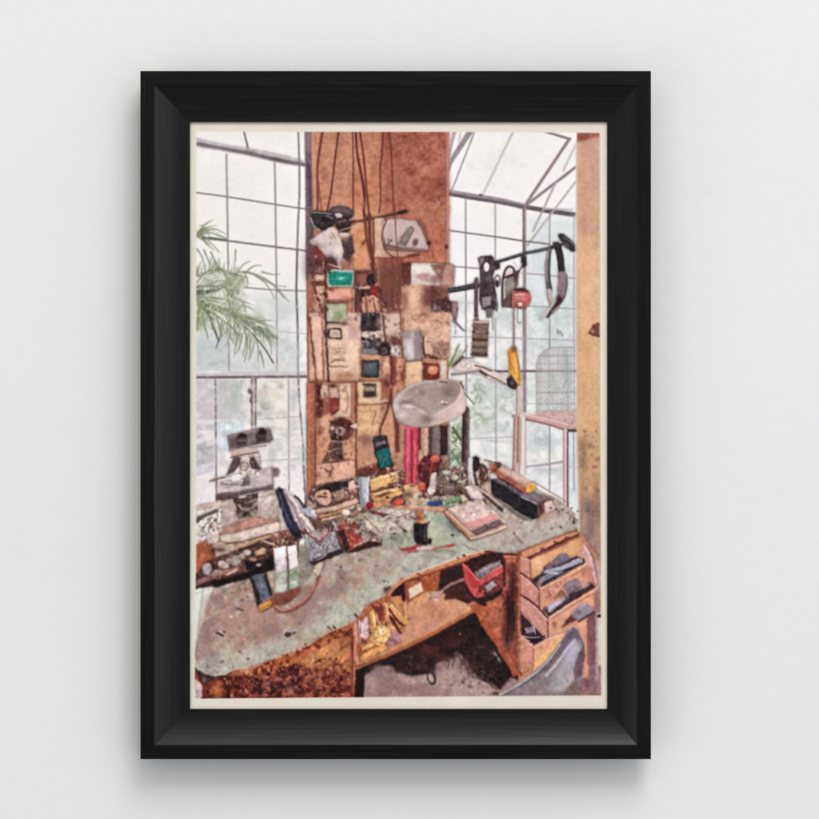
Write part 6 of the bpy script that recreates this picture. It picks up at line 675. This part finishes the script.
S(406, 402.6, 7, 2, (112, 98, 95), .85, -6); S(419, 407, 6, 1.8, (116, 102, 99), .75, 24); S(409, 406.4, 7, 1.8, (222, 210, 204), .85, 6); S(422, 411.4, 5, 1.4, (208, 195, 190), .7, 28); S(412, 411, 8, 2, (188, 175, 170), .7, 8); S(401, 393, 3, 2, (150, 136, 130), .5); C('396 396 420 384 456 382 462 396 440 410 404 412', [(176, 162, 156), (138, 124, 120), (192, 178, 172)], 90, .6, 2.4, a=.28, b=1.6)
E(442.6, 402.2, 1.6, 1, (228, 214, 208), -10); E(446.6, 402.8, 1.2, .9, (222, 208, 202)); S(444.6, 404.4, 3, 1.1, (112, 98, 95), .8); L('440 381.6 447 382.2', 1.3, (98, 84, 78)); L('397 418.6 404 424 418 427.2 434 425.8 448 421.8', 1.2, (132, 116, 113), a=.8); L('396.6 398.6 405 390 418 383.6 432 381.2', 1, (206, 194, 188), a=.7); L('460.6 381.8 463.2 388', 1.3, (84, 76, 70))
# ---- print grain, then the white paper round the picture
def blur(a, r):
    k = np.exp(-.5*(np.arange(-4, 5)/r)**2); k /= k.sum()
    p = np.pad(a, ((4, 4), (0, 0), (0, 0)), 'edge'); a = sum(k[i]*p[i:i+a.shape[0]] for i in range(9))
    p = np.pad(a, ((0, 0), (4, 4), (0, 0)), 'edge'); return sum(k[i]*p[:, i:i+a.shape[1]] for i in range(9))
def bil(A, dx, dy):
    fx = np.clip((GX-X0+dx)*K, 0, NX-1.01); fy = np.clip((GY-Y0+dy)*K, 0, NY-1.01); ix = fx.astype(int); iy = fy.astype(int); tx = (fx-ix)[..., None]; ty = (fy-iy)[..., None]
    return (A[iy, ix]*(1-tx)+A[iy, ix+1]*tx)*(1-ty)+(A[iy+1, ix]*(1-tx)+A[iy+1, ix+1]*tx)*ty
def zone(s, b=6):
    global INK
    keep = INK; INK = np.zeros((NY, NX, 3), np.float32); P(s, (1, 1, 1), b=b); z = INK[..., 0]; INK = keep
    return z
Z_DESK = zone(DT, 3)
Z_CLUT = np.maximum.reduce([zone('194 500 300 480 306 440 360 470 420 430 480 455 545 500 500 520 440 512 410 545 330 560 270 600 194 590', 8), zone('308 205 382 255 450 262 458 330 450 400 390 410 380 490 308 490', 4), zone('194 660 250 672 356 624 356 700 194 700', 3), zone('358 625 392 594 404 640 358 668', 3), zone('470 560 520 560 522 672 480 640', 3)])
Z_LOW = zone('356 610 480 560 600 530 604 700 356 700', 5)
WARP = .06+.27*np.clip(Z_CLUT+.8*Z_DESK+.55*Z_LOW, 0, 1)
nx = .9*vnoise(4.6, 21)+.55*vnoise(2.2, 22); ny = .9*vnoise(4.6, 23)+.55*vnoise(2.2, 24)
INK = bil(INK, WARP*nx, WARP*ny)
TONE = np.ones((NY, NX, 3), np.float32)
def tone(z, m): TONE[:] *= 1+z[..., None]*(np.array(m, np.float32)-1)
tone(np.ones((NY, NX), np.float32), (.985, .975, .972))
zw = .10*np.maximum(zone('190 130 305 130 305 480 280 486 190 500', 3), zone('450 130 577 130 577 232 450 240', 3))[..., None]; INK = INK+(np.array((238, 233, 231), np.float32)-INK)*zw
tone(Z_DESK, (.945, .907, .90)); tone(zone('449 130 449 262 384 262 384 130', 8), (.90, .86, .88)); tone(zone('356 668 480 608 520 680 500 700 356 700', 4), (.95, .91, .87)); tone(zone('521 560 580 536 598 560 598 692 580 692 560 640 522 672', 2), (.98, .965, 1.13)); tone(zone('380 258 404 258 404 312 380 312', 6), (.86, .82, .82)); tone(zone('194 684 240 680 300 668 350 676 356 700 194 700', 6), (.90, .85, .88)); tone(zone(SH, 2), (1.04, 1.0, .985)); tone(zone('357 625 392 594 404 640 358 668', 2), (1.0, .99, 1.10)); tone(zone('577 430 604 430 604 700 577 700', 10), (.98, .97, .95)); tone(zone('309 312 361 313 361 382 309 382', 4), (1.04, 1.07, 1.12))
INK = INK*TONE; g = INK.mean(2, keepdims=True); sat = (INK.max(2)-INK.min(2))[..., None]; INK = g+(INK-g)*(1-.12*np.clip((sat-60)/80, 0, 1)); ls = np.clip(1-(sat-30)/40, .25, 1)*np.clip((205-g)/40, .12, 1); cool = np.clip(INK[..., 2:]-.94*INK[..., :1]+2, 0, 45)*ls; ge = np.clip(INK[..., 1:2]-INK[..., :1]+6, 0, 30)*ls; mv = np.clip(INK[..., 2:]-INK[..., 1:2], 0, 40)*ls; INK = INK+mv*np.array((-.04, .08, -.45), np.float32); cool = np.clip(INK[..., 2:]-.94*INK[..., :1]+2, 0, 45)*ls; INK = INK-cool*np.array((0, .08, .36), np.float32)-ge*np.array((0, .28, .10), np.float32); dk = np.clip((110-INK.mean(2, keepdims=True))/90, 0, 1); INK = INK*(1+dk*np.array((.05, -.02, -.05), np.float32))+dk*np.array((3, 1, 1), np.float32); wm = np.clip(INK[..., :1]-INK[..., 2:]-20, 0, 80); INK = INK+wm*np.array((.03, .01, .03), np.float32)
Z_BOARD = zone('308 132 449 132 449 410 390 410 380 490 308 490', 4)
det = np.clip(.14+.62*Z_CLUT*(1-.75*Z_BOARD)+.20*Z_DESK+.28*Z_LOW, 0, 1); sky = np.clip((INK.mean(2)-190)/30, 0, 1); det = det*(1-.85*sky)
rid = np.exp(-(vnoise(3.4, 31)/.16)**2)*np.clip(vnoise(12, 32)+.5, 0, 1); rid2 = np.exp(-(vnoise(5.5, 33)/.13)**2)*np.clip(vnoise(16, 34)+.3, 0, 1)
lum = 1+det*(.060*vnoise(1.9, 35)+.062*vnoise(3.4, 36)+.05*vnoise(7, 37)-.10*rid*Z_CLUT*(1-Z_BOARD)-.08*rid2*Z_CLUT*(1-.6*Z_BOARD))
CHR = np.stack([vnoise(2.8, 41)*2.3+vnoise(7, 42)*2.2, vnoise(2.8, 43)*1.2+vnoise(7, 44)*1.0, vnoise(2.8, 45)*2.6+vnoise(7, 46)*2.4], -1)
INK = INK*lum[..., None]+CHR*(.40+.35*det-.15*sky)[..., None]
INK = blur(INK, .8)
def wide(A, st):                                     # broad blur by halving
    h, w = A.shape[:2]; B = A[:h//st*st, :w//st*st].reshape(h//st, st, w//st, st, 3).mean((1, 3)); B = blur(B, 1.3)
    fy = np.clip((np.arange(h)+.5)/st-.5, 0, B.shape[0]-1.01); fx = np.clip((np.arange(w)+.5)/st-.5, 0, B.shape[1]-1.01); iy = fy.astype(int); ix = fx.astype(int); ty = (fy-iy)[:, None, None]; tx = (fx-ix)[None, :, None]
    B0 = B[iy]*(1-ty)+B[iy+1]*ty; return B0[:, ix]*(1-tx)+B0[:, ix+1]*tx
dv = INK-wide(INK, 5); INK = INK+np.clip(.04*dv, -8, 6)
dv = INK-wide(INK, 14); INK = INK+np.clip(.12*dv, -9, 7)
INK = INK+.16*(INK-blur(INK, 2.4))                      # crisp edges of a sharpened print
lum = INK.mean(2)
INK += ((1.6+2.2*np.clip((200-lum)/120, 0, 1))*(.7*NZ[1]+.6*NZ[2]))[..., None]
EDGE = pts('196.4 131.6 300 131.8 448 132 545 132.4 599.6 133 599.8 250 600 400 600.8 560 601.4 695.4 500 696 390 697 290 697.8 202 698.6 195.4 698.4 194.6 672 194.8 640 195.8 560 196.2 400')
d = np.full(GX.shape, 1e9, np.float32); ins = np.zeros(GX.shape, bool)
for i in range(len(EDGE)):
    (ax, ay), (bx, by) = EDGE[i-1], EDGE[i]; ex, ey = bx-ax, by-ay; t = np.clip(((GX-ax)*ex+(GY-ay)*ey)/(ex*ex+ey*ey), 0, 1)
    d = np.minimum(d, (GX-ax-t*ex)**2+(GY-ay-t*ey)**2)
    if ay != by: ins ^= ((ay > GY) != (by > GY)) & (GX < ex*(GY-ay)/(by-ay)+ax)
cov = np.clip(.5+np.sqrt(d)*np.where(ins, 1, -1)/1.1, 0, 1)[..., None]
PAPER = np.array((218, 209, 193), np.float32)+(1.2*NZ[2]+1.5*NZ[16])[..., None]
INK = np.clip(PAPER*(1-cov)+INK*cov, 8, 250)

# ---------------------------------------------------------------- the printed sheet
GAIN = 1.06                                           # ink density of the print
def lin(c): c = c/255.0; return np.where(c <= .04045, c/12.92, ((c+.055)/1.055)**2.4)
COL = np.clip(lin(INK)*GAIN, .002, .93).astype(np.float32)
hp = HP-.0012
kk = (D-hp)/D*MM
VX = ((GX-409.5)*kk).astype(np.float32); VZ = ((409.5-GY)*kk).astype(np.float32)
jj, ii = np.mgrid[0:NY-1, 0:NX-1]
QUAD = np.stack([jj*NX+ii, (jj+1)*NX+ii, (jj+1)*NX+ii+1, jj*NX+ii+1], -1).reshape(-1, 4).astype(np.int32)
PIC = (ins[:-1, :-1] & ins[1:, 1:] & ins[1:, :-1] & ins[:-1, 1:]).reshape(-1)
def sheet(name, q, m, parent, org):
    used, idx = np.unique(q.reshape(-1), return_inverse=True)
    co = np.stack([VX.reshape(-1)[used]-org[0], np.full(len(used), -hp-org[1], np.float32), VZ.reshape(-1)[used]-org[2]], -1)
    me = bpy.data.meshes.new(name); n = len(q)
    me.vertices.add(len(used)); me.vertices.foreach_set('co', co.astype(np.float32).reshape(-1))
    me.loops.add(4*n); me.loops.foreach_set('vertex_index', idx.astype(np.int32).reshape(-1))
    me.polygons.add(n); me.polygons.foreach_set('loop_start', np.arange(0, 4*n, 4, dtype=np.int32))
    me.update(calc_edges=True)
    at_ = me.color_attributes.new('ink', 'FLOAT_COLOR', 'POINT')
    c4 = np.ones((len(used), 4), np.float32); c4[:, :3] = COL.reshape(-1, 3)[used]
    at_.data.foreach_set('color', c4.reshape(-1)); me.materials.append(m)
    o = bpy.data.objects.new(name, me); C_.collection.objects.link(o); o.parent = parent
    return o
org = frame.location
paper = sheet('print_border', QUAD[~PIC], M_PAPER, frame, org)
pic = sheet('printed_photograph', QUAD[PIC], M_PRINT, paper, org)
